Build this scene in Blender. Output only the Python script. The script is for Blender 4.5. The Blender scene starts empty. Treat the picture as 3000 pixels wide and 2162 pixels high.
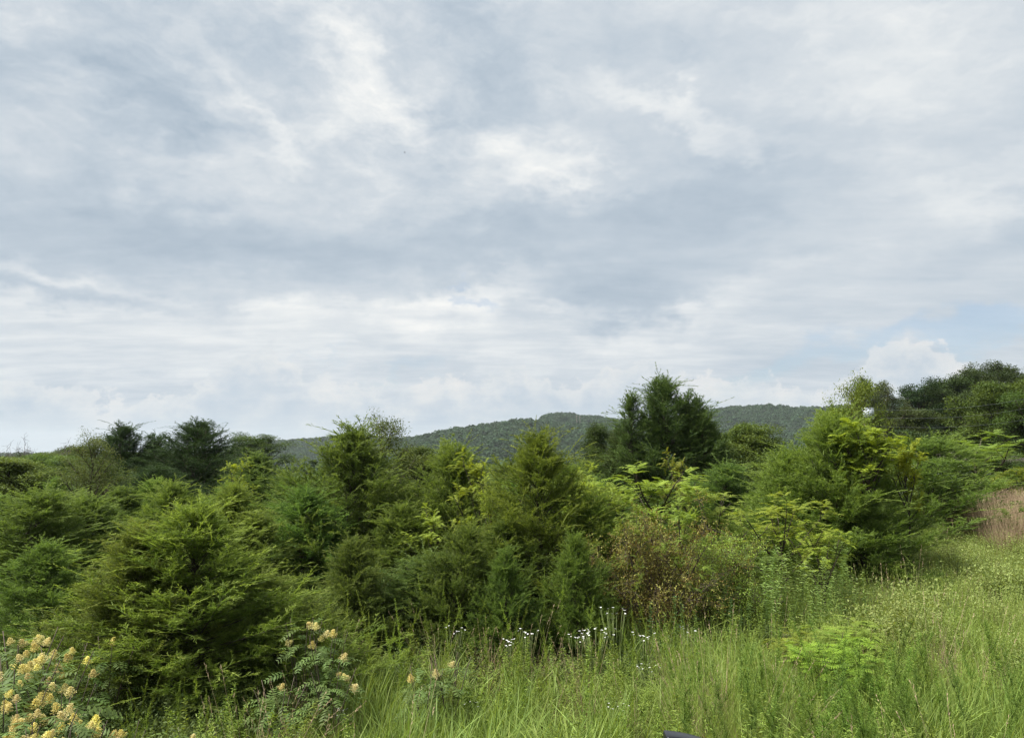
import bpy, math, random
import numpy as np
from mathutils import Vector

SC = bpy.context.scene
COL = SC.collection
R = math.radians

# ------------------------------------------------------------------ camera, world, sun, exposure
F = 2142.0                      # focal length in pixels of a 3000 px wide picture
PITCH = math.atan(249 / F)
EYE = 3.0
cam_d = bpy.data.cameras.new('camera')
cam_d.sensor_width = 36.0
cam_d.lens = 36.0 * F / 3000.0
cam_d.clip_start = 0.05
cam_d.clip_end = 20000
cam = bpy.data.objects.new('camera', cam_d)
cam.location = (0, 0, EYE)
cam.rotation_euler = (math.pi / 2 + PITCH, 0, 0)
COL.objects.link(cam)
SC.camera = cam

EXPOSURE = 1.6
SKY_GAIN = 0.345                 # cloud radiance against the picture's value
SUN_EL, SUN_AZ = 55.0, -100.0    # azimuth from straight ahead, + is to the right (180 = behind the camera)
SC.view_settings.view_transform = 'Standard'
SC.view_settings.look = 'None'
SC.view_settings.exposure = EXPOSURE
SC.view_settings.gamma = 1.0
SC.view_settings.use_curve_mapping = False
SC.render.engine = 'CYCLES'
cy = SC.cycles
cy.max_bounces = 7
cy.diffuse_bounces = 4
cy.glossy_bounces = 2
cy.transmission_bounces = 4
cy.volume_bounces = 1
cy.use_denoising = True
try:
    cy.denoiser = 'OPENIMAGEDENOISE'
    cy.denoising_input_passes = 'RGB_ALBEDO_NORMAL'
    cy.denoising_prefilter = 'ACCURATE'
except Exception:
    pass
cy.sample_clamp_indirect = 4.0
cy.use_fast_gi = False
cy.filter_width = 1.4


def ray(px, py):
    """world direction of a point of the 3000 x 2162 photograph"""
    cp, sp = math.cos(PITCH), math.sin(PITCH)
    a, b = px - 1500.0, 1081.0 - py
    return np.array([a, F * cp - b * sp, F * sp + b * cp])


def at(px, py, D):
    """the world point seen at (px, py), D metres ahead"""
    d = ray(px, py)
    return np.array([d[0] / d[1] * D, D, EYE + d[2] / d[1] * D])


def azel(px, py):
    d = ray(px, py)
    d = d / np.linalg.norm(d)
    return math.atan2(d[0], d[1]), math.asin(d[2])


def lin(c):
    return tuple(((v / 255.0) / 12.92 if v <= 10 else ((v / 255.0 + 0.055) / 1.055) ** 2.4) for v in c)


# ---- world: Nishita sky behind a broken grey cloud deck
world = bpy.data.worlds.new('World')
SC.world = world
world.use_nodes = True
wt = world.node_tree
wt.nodes.clear()


class NG:
    """tiny helper to write node graphs"""

    def __init__(s, tree):
        s.t = tree

    def n(s, typ, **kw):
        nd = s.t.nodes.new(typ)
        for k, v in kw.items():
            setattr(nd, k, v)
        return nd

    def put(s, sock, v):
        if isinstance(v, bpy.types.NodeSocket):
            s.t.links.new(v, sock)
        elif v is not None:
            sock.default_value = v

    def math(s, op, a, b=None, c=None, clamp=False):
        nd = s.n('ShaderNodeMath', operation=op, use_clamp=clamp)
        s.put(nd.inputs[0], a)
        s.put(nd.inputs[1], b)
        s.put(nd.inputs[2], c)
        return nd.outputs[0]

    def vmath(s, op, a, b=None, out=0):
        nd = s.n('ShaderNodeVectorMath', operation=op)
        s.put(nd.inputs[0], a)
        s.put(nd.inputs[1], b)
        return nd.outputs[out]

    def comb(s, x, y, z=0.0):
        nd = s.n('ShaderNodeCombineXYZ')
        for i, v in enumerate((x, y, z)):
            s.put(nd.inputs[i], v)
        return nd.outputs[0]

    def mapping(s, v, loc=(0, 0, 0), rot=(0, 0, 0), scale=(1, 1, 1), kind='POINT'):
        nd = s.n('ShaderNodeMapping', vector_type=kind)
        s.put(nd.inputs['Vector'], v)
        nd.inputs['Location'].default_value = loc
        nd.inputs['Rotation'].default_value = rot
        nd.inputs['Scale'].default_value = scale
        return nd.outputs[0]

    def noise(s, v, scale, detail=4, rough=0.55, dist=0.0, color=False, dim='3D'):
        nd = s.n('ShaderNodeTexNoise', noise_dimensions=dim)
        s.put(nd.inputs['Vector'], v)
        nd.inputs['Scale'].default_value = scale
        nd.inputs['Detail'].default_value = detail
        nd.inputs['Roughness'].default_value = rough
        nd.inputs['Distortion'].default_value = dist
        return nd.outputs['Color' if color else 'Fac']

    def smooth(s, v, lo, hi, a=0.0, b=1.0):
        nd = s.n('ShaderNodeMapRange', interpolation_type='SMOOTHSTEP')
        s.put(nd.inputs['Value'], v)
        s.put(nd.inputs['From Min'], lo)
        s.put(nd.inputs['From Max'], hi)
        s.put(nd.inputs['To Min'], a)
        s.put(nd.inputs['To Max'], b)
        return nd.outputs[0]

    def ramp(s, v, stops, interp='LINEAR'):
        nd = s.n('ShaderNodeValToRGB')
        nd.color_ramp.interpolation = interp
        e = nd.color_ramp.elements
        while len(e) < len(stops):
            e.new(0.5)
        for el, (p, c) in zip(e, stops):
            el.position = p
            el.color = (*c, 1)
        s.put(nd.inputs[0], v)
        return nd.outputs[0]

    def mix(s, f, a, b, blend='MIX'):
        nd = s.n('ShaderNodeMix', data_type='RGBA', blend_type=blend)
        s.put(nd.inputs[0], f)
        s.put(nd.inputs[6], a if isinstance(a, bpy.types.NodeSocket) else (*a, 1))
        s.put(nd.inputs[7], b if isinstance(b, bpy.types.NodeSocket) else (*b, 1))
        return nd.outputs[2]


g = NG(wt)
geo = g.n('ShaderNodeTexCoord')
dirv = g.vmath('NORMALIZE', geo.outputs['Generated'])
sep = g.n('ShaderNodeSeparateXYZ')
g.put(sep.inputs[0], dirv)
dx, dy, dz = sep.outputs
az = g.math('ARCTAN2', dx, dy)
el = g.math('ARCSINE', dz)
ang = g.comb(az, el, 0.0)
# ragged edges: warp the angular coordinates
w1 = g.noise(g.mapping(dirv, scale=(1, 1, 1.6)), 5.0, 5, 0.6, color=True)
w2 = g.noise(g.mapping(dirv, loc=(4, 2, 9), scale=(1, 1, 1.8)), 17.0, 7, 0.62, color=True)
warp = g.vmath('MULTIPLY', g.vmath('SUBTRACT', w1, (0.5, 0.5, 0.5)), (0.24, 0.16, 0.0))
warp = g.vmath('ADD', warp, g.vmath('MULTIPLY', g.vmath('SUBTRACT', w2, (0.5, 0.5, 0.5)), (0.11, 0.07, 0.0)))
angw = g.vmath('ADD', ang, warp)
# deck seen in perspective: streaks flatten towards the horizon
den = g.math('ADD', g.math('MAXIMUM', dz, 0.0), 0.10)
plane = g.comb(g.math('DIVIDE', dx, den), g.math('DIVIDE', dy, den), 0.0)

LIGHT = [  # px, py, radius along, radius across, tilt in degrees, weight
    (1060, 190, 330, 130, -42, .30), (880, 60, 330, 110, -25, .16), (700, 300, 330, 60, -42, .24), (1010, 480, 260, 60, -40, .10),
    (1230, 330, 150, 70, -45, .18), (1640, 480, 230, 130, -8, .48), (2060, 330, 430, 50, -24, .22), (2640, 150, 420, 170, 0, .16),
    (240, 90, 330, 90, -28, .12), (1370, 900, 330, 75, 14, .34), (1590, 930, 110, 36, 0, .24), (520, 930, 700, 40, 2, .16),
    (120, 815, 420, 34, -4, .18), (2050, 900, 420, 45, 16, .14), (1000, 1010, 1500, 110, 2, .22), (2850, 560, 420, 70, 22, .10), (2500, 330, 600, 380, 0, .10),
]
DARK = [
    (390, 290, 260, 110, -34, .34), (620, 730, 1150, 130, 1, .30), (1680, 660, 640, 130, 8, .22), (2140, 530, 430, 190, 4, .22),
    (1480, 220, 300, 130, -55, .20), (2030, 170, 420, 130, -12, .10), (1740, 880, 330, 100, 8, .32), (200, 880, 560, 42, -4, .22),
    (2060, 760, 620, 140, 8, .13), (250, 560, 650, 110, -14, .10), (2960, 660, 300, 90, 22, .12), (150, 1200, 420, 60, 0, .10), (640, 190, 260, 40, -40, .10),
]
HOLE = [
    (2870, 985, 430, 62, 10, .95), (2230, 1075, 420, 70, 8, .8), (1370, 900, 130, 26, -16, .75), (1330, 838, 110, 20, 4, .6),
    (960, 1045, 190, 18, 8, .5), (1180, 1105, 260, 34, 4, .6), (640, 1072, 130, 12, 0, .35), (720, 745, 230, 70, 0, .22), (560, 1200, 260, 40, 0, .25),
]


def blobs(lst, coord):
    tot = None
    for (px, py, rx, ry, th, w) in lst:
        a0, e0 = azel(px, py)
        q = g.mapping(coord, (a0, e0, 0), (0, 0, R(th)), (1.25 * rx / F, 1.25 * ry / F, 1), 'TEXTURE')
        v = g.math('MULTIPLY', g.smooth(g.vmath('LENGTH', q, out=1), 1.0, 0.0), w)
        tot = v if tot is None else g.math('ADD', tot, v)
    return tot


lightv = blobs(LIGHT, angw)
darkv = blobs(DARK, angw)
holev = blobs(HOLE, angw)
streak = g.noise(g.mapping(g.vmath('ADD', ang, g.vmath('SCALE', warp, None)), rot=(0, 0, R(38)), scale=(1.6, 4.2, 1)), 3.0, 7, 0.58)
deck = g.noise(g.mapping(plane, rot=(0, 0, R(14)), scale=(0.55, 1.0, 1)), 1.25, 7, 0.60, 0.3)
ripple = g.noise(g.mapping(plane, rot=(0, 0, R(-20)), scale=(0.6, 1.2, 1)), 4.5, 5, 0.6)
up_w = g.smooth(el, 0.14, 0.42)      # streaks overhead, layered deck lower down
nz = g.math('MULTIPLY', g.math('SUBTRACT', streak, 0.5), g.math('MULTIPLY', up_w, 0.75))
nz = g.math('ADD', nz, g.math('MULTIPLY', g.math('SUBTRACT', deck, 0.5), 0.66))
nz = g.math('ADD', nz, g.math('MULTIPLY', g.math('SUBTRACT', ripple, 0.5), 0.34))
rows = g.noise(g.mapping(plane, rot=(0, 0, R(8)), scale=(0.42, 1.2, 1)), 3.6, 8, 0.64, 1.1)
nz = g.math('ADD', nz, g.math('MULTIPLY', g.math('SUBTRACT', rows, 0.5), g.math('MULTIPLY', g.math('SUBTRACT', 1.0, up_w), 0.33)))
wisp = g.noise(g.mapping(g.vmath('ADD', ang, g.vmath('MULTIPLY', g.vmath('SUBTRACT', w1, (.5, .5, .5)), (.10, .10, 0))), rot=(0, 0, R(40)), scale=(1.2, 2.6, 1)), 9.0, 8, 0.66)
leftw = g.math('MULTIPLY', up_w, g.smooth(az, 0.25, -0.1, 0.25, 1.0))
nz = g.math('ADD', nz, g.math('MULTIPLY', g.math('SUBTRACT', wisp, 0.5), g.math('MULTIPLY', leftw, 0.95)))
V = g.math('MULTIPLY_ADD', g.math('SUBTRACT', g.math('ADD', nz, lightv), darkv), 1.10, 0.49)
cloud = g.ramp(V, [(0.05, lin((169, 184, 198))), (0.32, lin((187, 199, 210))), (0.55, lin((205, 213, 220))), (0.78, lin((226, 230, 232))), (1.0, lin((246, 246, 243)))])
# cumulus bank along the horizon
fc = g.n('ShaderNodeFloatCurve')
g.put(fc.inputs['Value'], g.smooth(az, -0.9, 0.9) if False else g.math('MULTIPLY_ADD', az, 1 / 1.8, 0.5))
CUM = [(-500, 1130), (0, 1085), (130, 1110), (300, 1165), (480, 1150), (640, 1090), (760, 1030), (900, 1105), (1060, 1125), (1200, 1120), (1380, 1110),
       (1520, 1075), (1620, 1120), (1760, 1080), (2060, 1075), (2150, 1120), (2250, 1105), (2420, 1110), (2520, 1060), (2640, 1010), (2760, 1045), (2860, 1080), (3100, 1070), (3500, 1130)]
cv = fc.mapping.curves[0]
pts = [((azel(px, py)[0]) / 1.8 + 0.5, azel(px, py)[1] * 2.5) for px, py in CUM]
while len(cv.points) < len(pts):
    cv.points.new(0.5, 0.5)
for p, (u, v) in zip(cv.points, pts):
    p.location = (u, v)
    p.handle_type = 'AUTO'
fc.mapping.update()
top = g.math('DIVIDE', fc.outputs[0], 2.5)
bil = g.noise(g.mapping(dirv, scale=(1, 1, 1.25)), 34.0, 7, 0.66)
bil2 = g.noise(g.mapping(dirv, loc=(3, 1, 2), scale=(1, 1, 1.1)), 9.0, 4, 0.55)
d = g.math('SUBTRACT', top, el)
d = g.math('ADD', d, g.math('MULTIPLY', g.math('SUBTRACT', bil, 0.5), 0.085))
d = g.math('ADD', d, g.math('MULTIPLY', g.math('SUBTRACT', bil2, 0.5), 0.085))
cmask = g.math('MULTIPLY', g.smooth(d, 0.0, 0.009), 0.72)
rim = g.smooth(d, 0.055, 0.003)
bil3 = g.noise(g.mapping(dirv, loc=(7, 3, 1), scale=(1, 1, 1.3)), 21.0, 5, 0.6)
cval = g.math('ADD', g.math('MULTIPLY', rim, 0.36), g.math('MULTIPLY', g.math('SUBTRACT', bil3, 0.27), 1.25))
ccol = g.ramp(cval, [(0.12, lin((184, 199, 213))), (0.36, lin((200, 210, 219))), (0.60, lin((220, 224, 226))), (0.90, lin((236, 234, 231)))])
low = g.smooth(el, 0.075, 0.0)
ccol = g.mix(g.math('MULTIPLY', low, 0.75), ccol, lin((207, 216, 222)))
hole = g.math('SUBTRACT', g.math('ADD', holev, g.math('MULTIPLY', g.math('SUBTRACT', ripple, 0.55), 0.5)), 0.18)
hole = g.math('MULTIPLY', g.smooth(hole, 0.0, 0.75), g.smooth(holev, 0.02, 0.2))
hole = g.math('MULTIPLY', hole, g.math('SUBTRACT', 1.0, cmask), clamp=True)
allc = g.mix(cmask, cloud, ccol)
# veil of cirrus in front of the blue
sky = g.n('ShaderNodeTexSky', sky_type='NISHITA')
sky.sun_disc = False
sky.sun_elevation = R(SUN_EL)
sky.sun_rotation = R(SUN_AZ)
sky.air_density = 1.0
sky.dust_density = 1.6
sky.ozone_density = 1.5
bg_sky = g.n('ShaderNodeBackground')
g.put(bg_sky.inputs[0], sky.outputs[0])
bg_sky.inputs[1].default_value = 0.05
bg_c = g.n('ShaderNodeBackground')
g.put(bg_c.inputs[0], allc)
bg_c.inputs[1].default_value = SKY_GAIN
mx = g.n('ShaderNodeMixShader')
g.put(mx.inputs[0], g.math('MULTIPLY', hole, 0.52))
wt.links.new(bg_c.outputs[0], mx.inputs[1])
wt.links.new(bg_sky.outputs[0], mx.inputs[2])
wo = g.n('ShaderNodeOutputWorld')
wt.links.new(mx.outputs[0], wo.inputs[0])
try:
    world.cycles.sampling_method = 'MANUAL'
    world.cycles.sample_map_resolution = 512
except Exception:
    pass

sun_d = bpy.data.lights.new('sun', 'SUN')
sun_d.energy = 3.4
sun_d.angle = R(24)
sun_d.color = (1.0, 0.97, 0.91)
sun = bpy.data.objects.new('sun', sun_d)
sv = Vector((math.sin(R(SUN_AZ)) * math.cos(R(SUN_EL)), math.cos(R(SUN_AZ)) * math.cos(R(SUN_EL)), math.sin(R(SUN_EL))))
sun.rotation_euler = sv.to_track_quat('Z', 'Y').to_euler()
COL.objects.link(sun)

# ------------------------------------------------------------------ materials


def leaf_mat(name, dark, light, trans=0.35, rough=0.55, spec=0.25, warm=(1.15, 1.1, 0.55), vary=0.30):
    m = bpy.data.materials.new(name)
    m.use_nodes = True
    t = m.node_tree
    t.nodes.clear()
    q = NG(t)
    at_ = q.n('ShaderNodeAttribute', attribute_name='tint')
    oi = q.n('ShaderNodeObjectInfo')
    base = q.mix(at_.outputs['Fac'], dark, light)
    hv = q.n('ShaderNodeHueSaturation')
    q.put(hv.inputs['Hue'], q.math('MULTIPLY_ADD', oi.outputs['Random'], 0.022, 0.484))
    q.put(hv.inputs['Value'], q.math('MULTIPLY_ADD', oi.outputs['Random'], vary, 1.0 - vary / 2))
    q.put(hv.inputs['Color'], base)
    colr = q.mix(1.0, hv.outputs[0], oi.outputs['Color'], 'MULTIPLY')
    pb = q.n('ShaderNodeBsdfPrincipled')
    q.put(pb.inputs['Base Color'], colr)
    pb.inputs['Roughness'].default_value = rough
    pb.inputs['Specular IOR Level'].default_value = spec
    tr = q.n('ShaderNodeBsdfTranslucent')
    q.put(tr.inputs[0], q.mix(1.0, colr, warm, 'MULTIPLY'))
    ms = q.n('ShaderNodeMixShader')
    ms.inputs[0].default_value = trans
    t.links.new(pb.outputs[0], ms.inputs[1])
    t.links.new(tr.outputs[0], ms.inputs[2])
    o = q.n('ShaderNodeOutputMaterial')
    t.links.new(ms.outputs[0], o.inputs[0])
    return m


def plain_mat(name, ca, cb, scale=8.0, rough=0.8, spec=0.3, bump=0.0, metal=0.0, stretch=(1, 1, 1)):
    m = bpy.data.materials.new(name)
    m.use_nodes = True
    t = m.node_tree
    q = NG(t)
    pb = t.nodes['Principled BSDF']
    tc = q.n('ShaderNodeTexCoord')
    v = q.mapping(tc.outputs['Object'], scale=stretch)
    nzv = q.noise(v, scale, 5, 0.6)
    q.put(pb.inputs['Base Color'], q.ramp(nzv, [(0.3, ca), (0.7, cb)]))
    pb.inputs['Roughness'].default_value = rough
    pb.inputs['Specular IOR Level'].default_value = spec
    pb.inputs['Metallic'].default_value = metal
    if bump:
        b = q.n('ShaderNodeBump')
        b.inputs['Strength'].default_value = bump
        q.put(b.inputs['Height'], nzv)
        t.links.new(b.outputs[0], pb.inputs['Normal'])
    return m


M = {
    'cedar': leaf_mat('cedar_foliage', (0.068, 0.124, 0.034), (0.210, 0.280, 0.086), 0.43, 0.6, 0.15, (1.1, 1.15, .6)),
    'dark_cedar': leaf_mat('dark_cedar_foliage', (0.032, 0.060, 0.022), (0.085, 0.125, 0.040), 0.22, 0.6, 0.15),
    'decid': leaf_mat('broad_leaf_foliage', (0.062, 0.104, 0.032), (0.150, 0.196, 0.062), 0.38, 0.55, 0.15),
    'dark_decid': leaf_mat('dark_leaf_foliage', (0.036, 0.062, 0.020), (0.075, 0.105, 0.035), 0.28, 0.55, 0.15),
    'sumac': leaf_mat('pinnate_leaf_foliage', (0.095, 0.142, 0.034), (0.255, 0.300, 0.070), 0.45, 0.55, 0.15),
    'shrub': leaf_mat('shrub_leaf', (0.058, 0.104, 0.028), (0.125, 0.182, 0.048), 0.25, 0.6, 0.18),
    'flower': leaf_mat('yellow_panicle', (0.63, 0.56, 0.20), (0.83, 0.78, 0.38), 0.35, 0.8, 0.05, (1, 1, .8)),
    'white': leaf_mat('white_petal', (0.42, 0.44, 0.40), (0.60, 0.60, 0.56), 0.2, 0.7, 0.1, (1, 1, 1)),
    'grass': leaf_mat('grass_blade', (0.104, 0.174, 0.034), (0.295, 0.385, 0.095), 0.45, 0.55, 0.2),
    'weed': leaf_mat('weed_leaf', (0.100, 0.165, 0.032), (0.270, 0.350, 0.070), 0.42, 0.55, 0.15),
    'golden': leaf_mat('lance_leaf', (0.090, 0.155, 0.060), (0.220, 0.310, 0.110), 0.35, 0.55, 0.2),
    'bushlet': leaf_mat('pale_small_leaf', (0.105, 0.150, 0.042), (0.270, 0.320, 0.100), 0.38, 0.6, 0.15),
    'straw': leaf_mat('dry_grass_blade', (0.215, 0.152, 0.098), (0.450, 0.350, 0.225), 0.3, 0.7, 0.1, (1, .95, .8)),
    'brown': leaf_mat('withered_foliage', (0.165, 0.120, 0.034), (0.310, 0.330, 0.085), 0.35, 0.7, 0.1, (1.1, 1, .6)),
    'forest': leaf_mat('forest_canopy', (0.026, 0.050, 0.026), (0.058, 0.094, 0.048), 0.28, 0.7, 0.1, vary=0.45),
    'bark': plain_mat('bark', (0.034, 0.028, 0.020), (0.085, 0.068, 0.050), 14, 0.9, 0.2, 0.5, 0, (1, 1, .25)),
    'pale_bark': plain_mat('pale_bark', (0.12, 0.11, 0.09), (0.28, 0.26, 0.22), 14, 0.9, 0.2, 0.4, 0, (1, 1, .3)),
    'twig': plain_mat('twig_bark', (0.055, 0.042, 0.032), (0.125, 0.098, 0.075), 30, 0.9, 0.2),
    'green_stem': plain_mat('green_stem', (0.07, 0.10, 0.03), (0.14, 0.17, 0.05), 30, 0.7, 0.3),
    'soil': plain_mat('soil', (0.030, 0.034, 0.014), (0.075, 0.075, 0.032), 2.5, 0.95, 0.1, 0.5),
    'black': plain_mat('black_plastic', (0.006, 0.006, 0.008), (0.010, 0.010, 0.013), 40, 0.28, 0.5),
    'wire': plain_mat('wire_metal', (0.10, 0.11, 0.12), (0.16, 0.17, 0.18), 4, 0.5, 0.5),
    'pole': plain_mat('weathered_pole', (0.08, 0.07, 0.06), (0.16, 0.14, 0.12), 6, 0.9, 0.2, 0.3, 0, (1, 1, .1)),
    'box': plain_mat('painted_box', (0.42, 0.46, 0.50), (0.50, 0.54, 0.58), 3, 0.5, 0.4),
    'roof': plain_mat('shingle_roof', (0.09, 0.075, 0.065), (0.16, 0.13, 0.115), 9, 0.9, 0.2, 0.4),
    'siding': plain_mat('white_siding', (0.55, 0.55, 0.53), (0.68, 0.68, 0.66), 2, 0.7, 0.3),
    'grey': plain_mat('grey_concrete', (0.26, 0.28, 0.30), (0.36, 0.38, 0.40), 5, 0.85, 0.2, 0.2),
    'glass': plain_mat('window_glass', (0.02, 0.025, 0.03), (0.03, 0.035, 0.04), 2, 0.1, 0.6),
    'bird': plain_mat('bird_plumage', (0.02, 0.02, 0.022), (0.05, 0.05, 0.05), 20, 0.8, 0.2),
}

# ------------------------------------------------------------------ mesh building


class MB:
    def __init__(s):
        s.v, s.f, s.t, s.n = [], [], [], 0

    def add(s, verts, faces, tint):
        """verts (n,3), faces list of int arrays (m,k), tint (n,)"""
        s.v.append(verts.astype(np.float32))
        s.t.append(np.broadcast_to(np.asarray(tint, dtype=np.float32), (len(verts),)))
        for f in faces:
            s.f.append(f + s.n)
        s.n += len(verts)

    def mesh(s, name, mat, smooth=False):
        me = bpy.data.meshes.new(name)
        v = np.concatenate(s.v)
        me.vertices.add(len(v))
        me.vertices.foreach_set('co', v.ravel())
        loops = np.concatenate([f.ravel() for f in s.f]).astype(np.int32)
        tot = np.concatenate([np.full(len(f), f.shape[1], dtype=np.int32) for f in s.f])
        start = np.concatenate([[0], np.cumsum(tot)[:-1]]).astype(np.int32)
        me.loops.add(len(loops))
        me.loops.foreach_set('vertex_index', loops)
        me.polygons.add(len(tot))
        me.polygons.foreach_set('loop_start', start)
        me.polygons.foreach_set('loop_total', tot)
        if smooth:
            me.polygons.foreach_set('use_smooth', np.ones(len(tot), dtype=bool))
        a = me.attributes.new('tint', 'FLOAT', 'POINT')
        a.data.foreach_set('value', np.concatenate(s.t).astype(np.float32))
        me.update(calc_edges=True)
        me.validate()
        if mat:
            me.materials.append(mat)
        return me

    # N blades: base points, unit directions, lengths, widths, side vectors, bend (vector added at t^2), ring widths
    def blades(s, P, Dv, L, W, S, bend=None, rings=(1.0, 0.0), tint=0.5, ts=None):
        N = len(P)
        k = len(rings)
        ts = np.linspace(0, 1, k) if ts is None else np.asarray(ts)
        L = np.broadcast_to(np.asarray(L, float), (N,))
        W = np.broadcast_to(np.asarray(W, float), (N,))
        bend = np.zeros((N, 3)) if bend is None else bend
        tip = rings[-1] == 0.0
        per = 2 * k - 1 if tip else 2 * k
        V_ = np.empty((N, per, 3))
        for i, (t, r) in enumerate(zip(ts, rings)):
            c = P + Dv * (L * t)[:, None] + bend * (t * t)
            if tip and i == k - 1:
                V_[:, 2 * i] = c
            else:
                o = S * (W * r * 0.5)[:, None]
                V_[:, 2 * i] = c - o
                V_[:, 2 * i + 1] = c + o
        base = (np.arange(N) * per)[:, None]
        fs = []
        nq = k - 2 if tip else k - 1
        for i in range(nq):
            fs.append(base + np.array([2 * i, 2 * i + 1, 2 * i + 3, 2 * i + 2]))
        if tip:
            fs.append(base + np.array([2 * (k - 2), 2 * (k - 2) + 1, 2 * (k - 1)]))
        tt = np.broadcast_to(np.asarray(tint, float), (N,))
        s.add(V_.reshape(-1, 3), fs, np.repeat(tt, per))

    def tube(s, pts, radii, sides=5, tint=0.5):
        pts = np.asarray(pts, float)
        n = len(pts)
        radii = np.broadcast_to(np.asarray(radii, float), (n,))
        tan = np.gradient(pts, axis=0)
        tan /= np.linalg.norm(tan, axis=1)[:, None] + 1e-9
        ref = np.array([0.31, 0.95, 0.05]) if abs(tan[0][2]) > 0.5 else np.array([0, 0, 1.0])
        u = np.cross(tan, ref)
        u /= np.linalg.norm(u, axis=1)[:, None] + 1e-9
        w = np.cross(tan, u)
        an = np.arange(sides) * 2 * math.pi / sides
        ring = (u[:, None] * np.cos(an)[None, :, None] + w[:, None] * np.sin(an)[None, :, None]) * radii[:, None, None] + pts[:, None]
        V_ = ring.reshape(-1, 3)
        i = np.arange(n - 1)[:, None] * sides
        j = np.arange(sides)[None]
        jn = (np.arange(sides) + 1) % sides
        q = np.stack([i + j, i + jn[None], i + sides + jn[None], i + sides + j], axis=-1).reshape(-1, 4)
        s.add(V_, [q, np.arange(sides)[None] + (n - 1) * sides, np.arange(sides)[None, ::-1]], tint)

    def box(s, lo, hi, tint=0.5):
        lo, hi = np.asarray(lo, float), np.asarray(hi, float)
        c = np.array([[x, y, z] for z in (0, 1) for y in (0, 1) for x in (0, 1)], float) * (hi - lo) + lo
        f = np.array([[0, 2, 3, 1], [4, 5, 7, 6], [0, 1, 5, 4], [2, 6, 7, 3], [0, 4, 6, 2], [1, 3, 7, 5]])
        s.add(c, [f], tint)


def unit(v):
    return v / (np.linalg.norm(v, axis=-1, keepdims=True) + 1e-9)


def rnd_unit(rg, n):
    return unit(rg.normal(size=(n, 3)))


def side_of(rg, Dv):
    return unit(np.cross(Dv, rnd_unit(rg, len(Dv))))


UP = np.array([0, 0, 1.0])


def link(name, me, parent=None):
    o = bpy.data.objects.new(name, me)
    COL.objects.link(o)
    if parent is not None:
        o.parent = parent
    return o


def tag(o, label, cat, group=None, kind=None):
    if label:
        o['label'] = label
    if cat:
        o['category'] = cat
    if group:
        o['group'] = group
    if kind:
        o['kind'] = kind
    return o


def thing(name, loc, label, cat, group=None):
    o = bpy.data.objects.new(name, None)
    o.empty_display_size = 0.1
    COL.objects.link(o)
    o.location = [float(v) for v in loc]
    return tag(o, label, cat, group)


# ------------------------------------------------------------------ terrain


RIDGE_A = ([-800, 0, 300, 550, 650, 720, 800, 900, 1050, 1150, 1400, 1600, 2600, 3800], [1326, 1326, 1325, 1319, 1310, 1301, 1292, 1283, 1277, 1279, 1276, 1282, 1285, 1300])
RIDGE_B = ([-800, 900, 1020, 1150, 1250, 1350, 1450, 1530, 1600, 1750, 2000, 2300, 3000, 3800], [1420, 1400, 1345, 1292, 1270, 1252, 1238, 1226, 1234, 1247, 1262, 1270, 1280, 1290])
RIDGE_C = ([-800, 1500, 1575, 1600, 1650, 1750, 1850, 1950, 2060, 2150, 2250, 2350, 2420, 2600, 3000, 3800], [1400, 1330, 1235, 1212, 1209, 1218, 1236, 1230, 1208, 1197, 1194, 1201, 1204, 1192, 1200, 1220])
CANOPY = 13.0


def smoothstep(x):
    x = np.clip(x, 0, 1)
    return x * x * (3 - 2 * x)


def ground_z(x, y):
    x, y = np.asarray(x, float), np.asarray(y, float)
    D = np.hypot(x, y)
    px = 1500 + F * x / np.maximum(y * math.cos(PITCH), 1e-3)
    px = np.where(y <= 1, np.where(x < 0, -800, 3800), np.clip(px, -800, 3800))
    right = smoothstep((px - 2150) / 500)
    base = -21.0 * smoothstep((D - 24) / 330) * (1 - 0.88 * right)
    base = base + 0.05 * np.sin(x * 0.7 + 1.3) * np.sin(y * 0.55) * smoothstep(D / 8)
    base = base + smoothstep((D - 60) / 400) * 2.0 * np.sin(x * 0.021) * np.sin(y * 0.017 + 1)
    z = base
    front = smoothstep((y - 150) / 200)
    for (xs, ys), D0, D1, D2 in ((RIDGE_A, 750, 1350, 2100), (RIDGE_B, 420, 900, 1350), (RIDGE_C, 650, 1150, 1700)):
        crest = (1330 - np.interp(px, xs, ys)) / F * D1 + EYE - CANOPY
        h = np.where(D < D1, smoothstep((D - D0) / (D1 - D0)), 1 - smoothstep((D - D1) / (D2 - D1)))
        z = np.maximum(z, base + (crest - base) * h * front)
    return z


rad = np.concatenate([np.arange(0.5, 40, 1.0), np.geomspace(40, 2600, 90)])
nth = 260
th = np.linspace(0, 2 * math.pi, nth, endpoint=False)
X = rad[:, None] * np.sin(th)[None]
Y = rad[:, None] * np.cos(th)[None]
Z = ground_z(X, Y)
mb = MB()
verts = np.stack([X, Y, Z], -1).reshape(-1, 3)
i = np.arange(len(rad) - 1)[:, None] * nth
j = np.arange(nth)[None]
jn = (np.arange(nth) + 1) % nth
quad = np.stack([i + j, i + nth + j, i + nth + jn[None], i + jn[None]], -1).reshape(-1, 4)
mb.add(verts, [quad[:, ::-1], np.arange(nth)[None]], 0.5)
ground = link('ground', mb.mesh('ground', M['soil'], True))
tag(ground, None, None, None, 'structure')


def gz(x, y):
    return float(ground_z(np.array([x]), np.array([y]))[0])


# ------------------------------------------------------------------ plant builders (each returns meshes)


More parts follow.
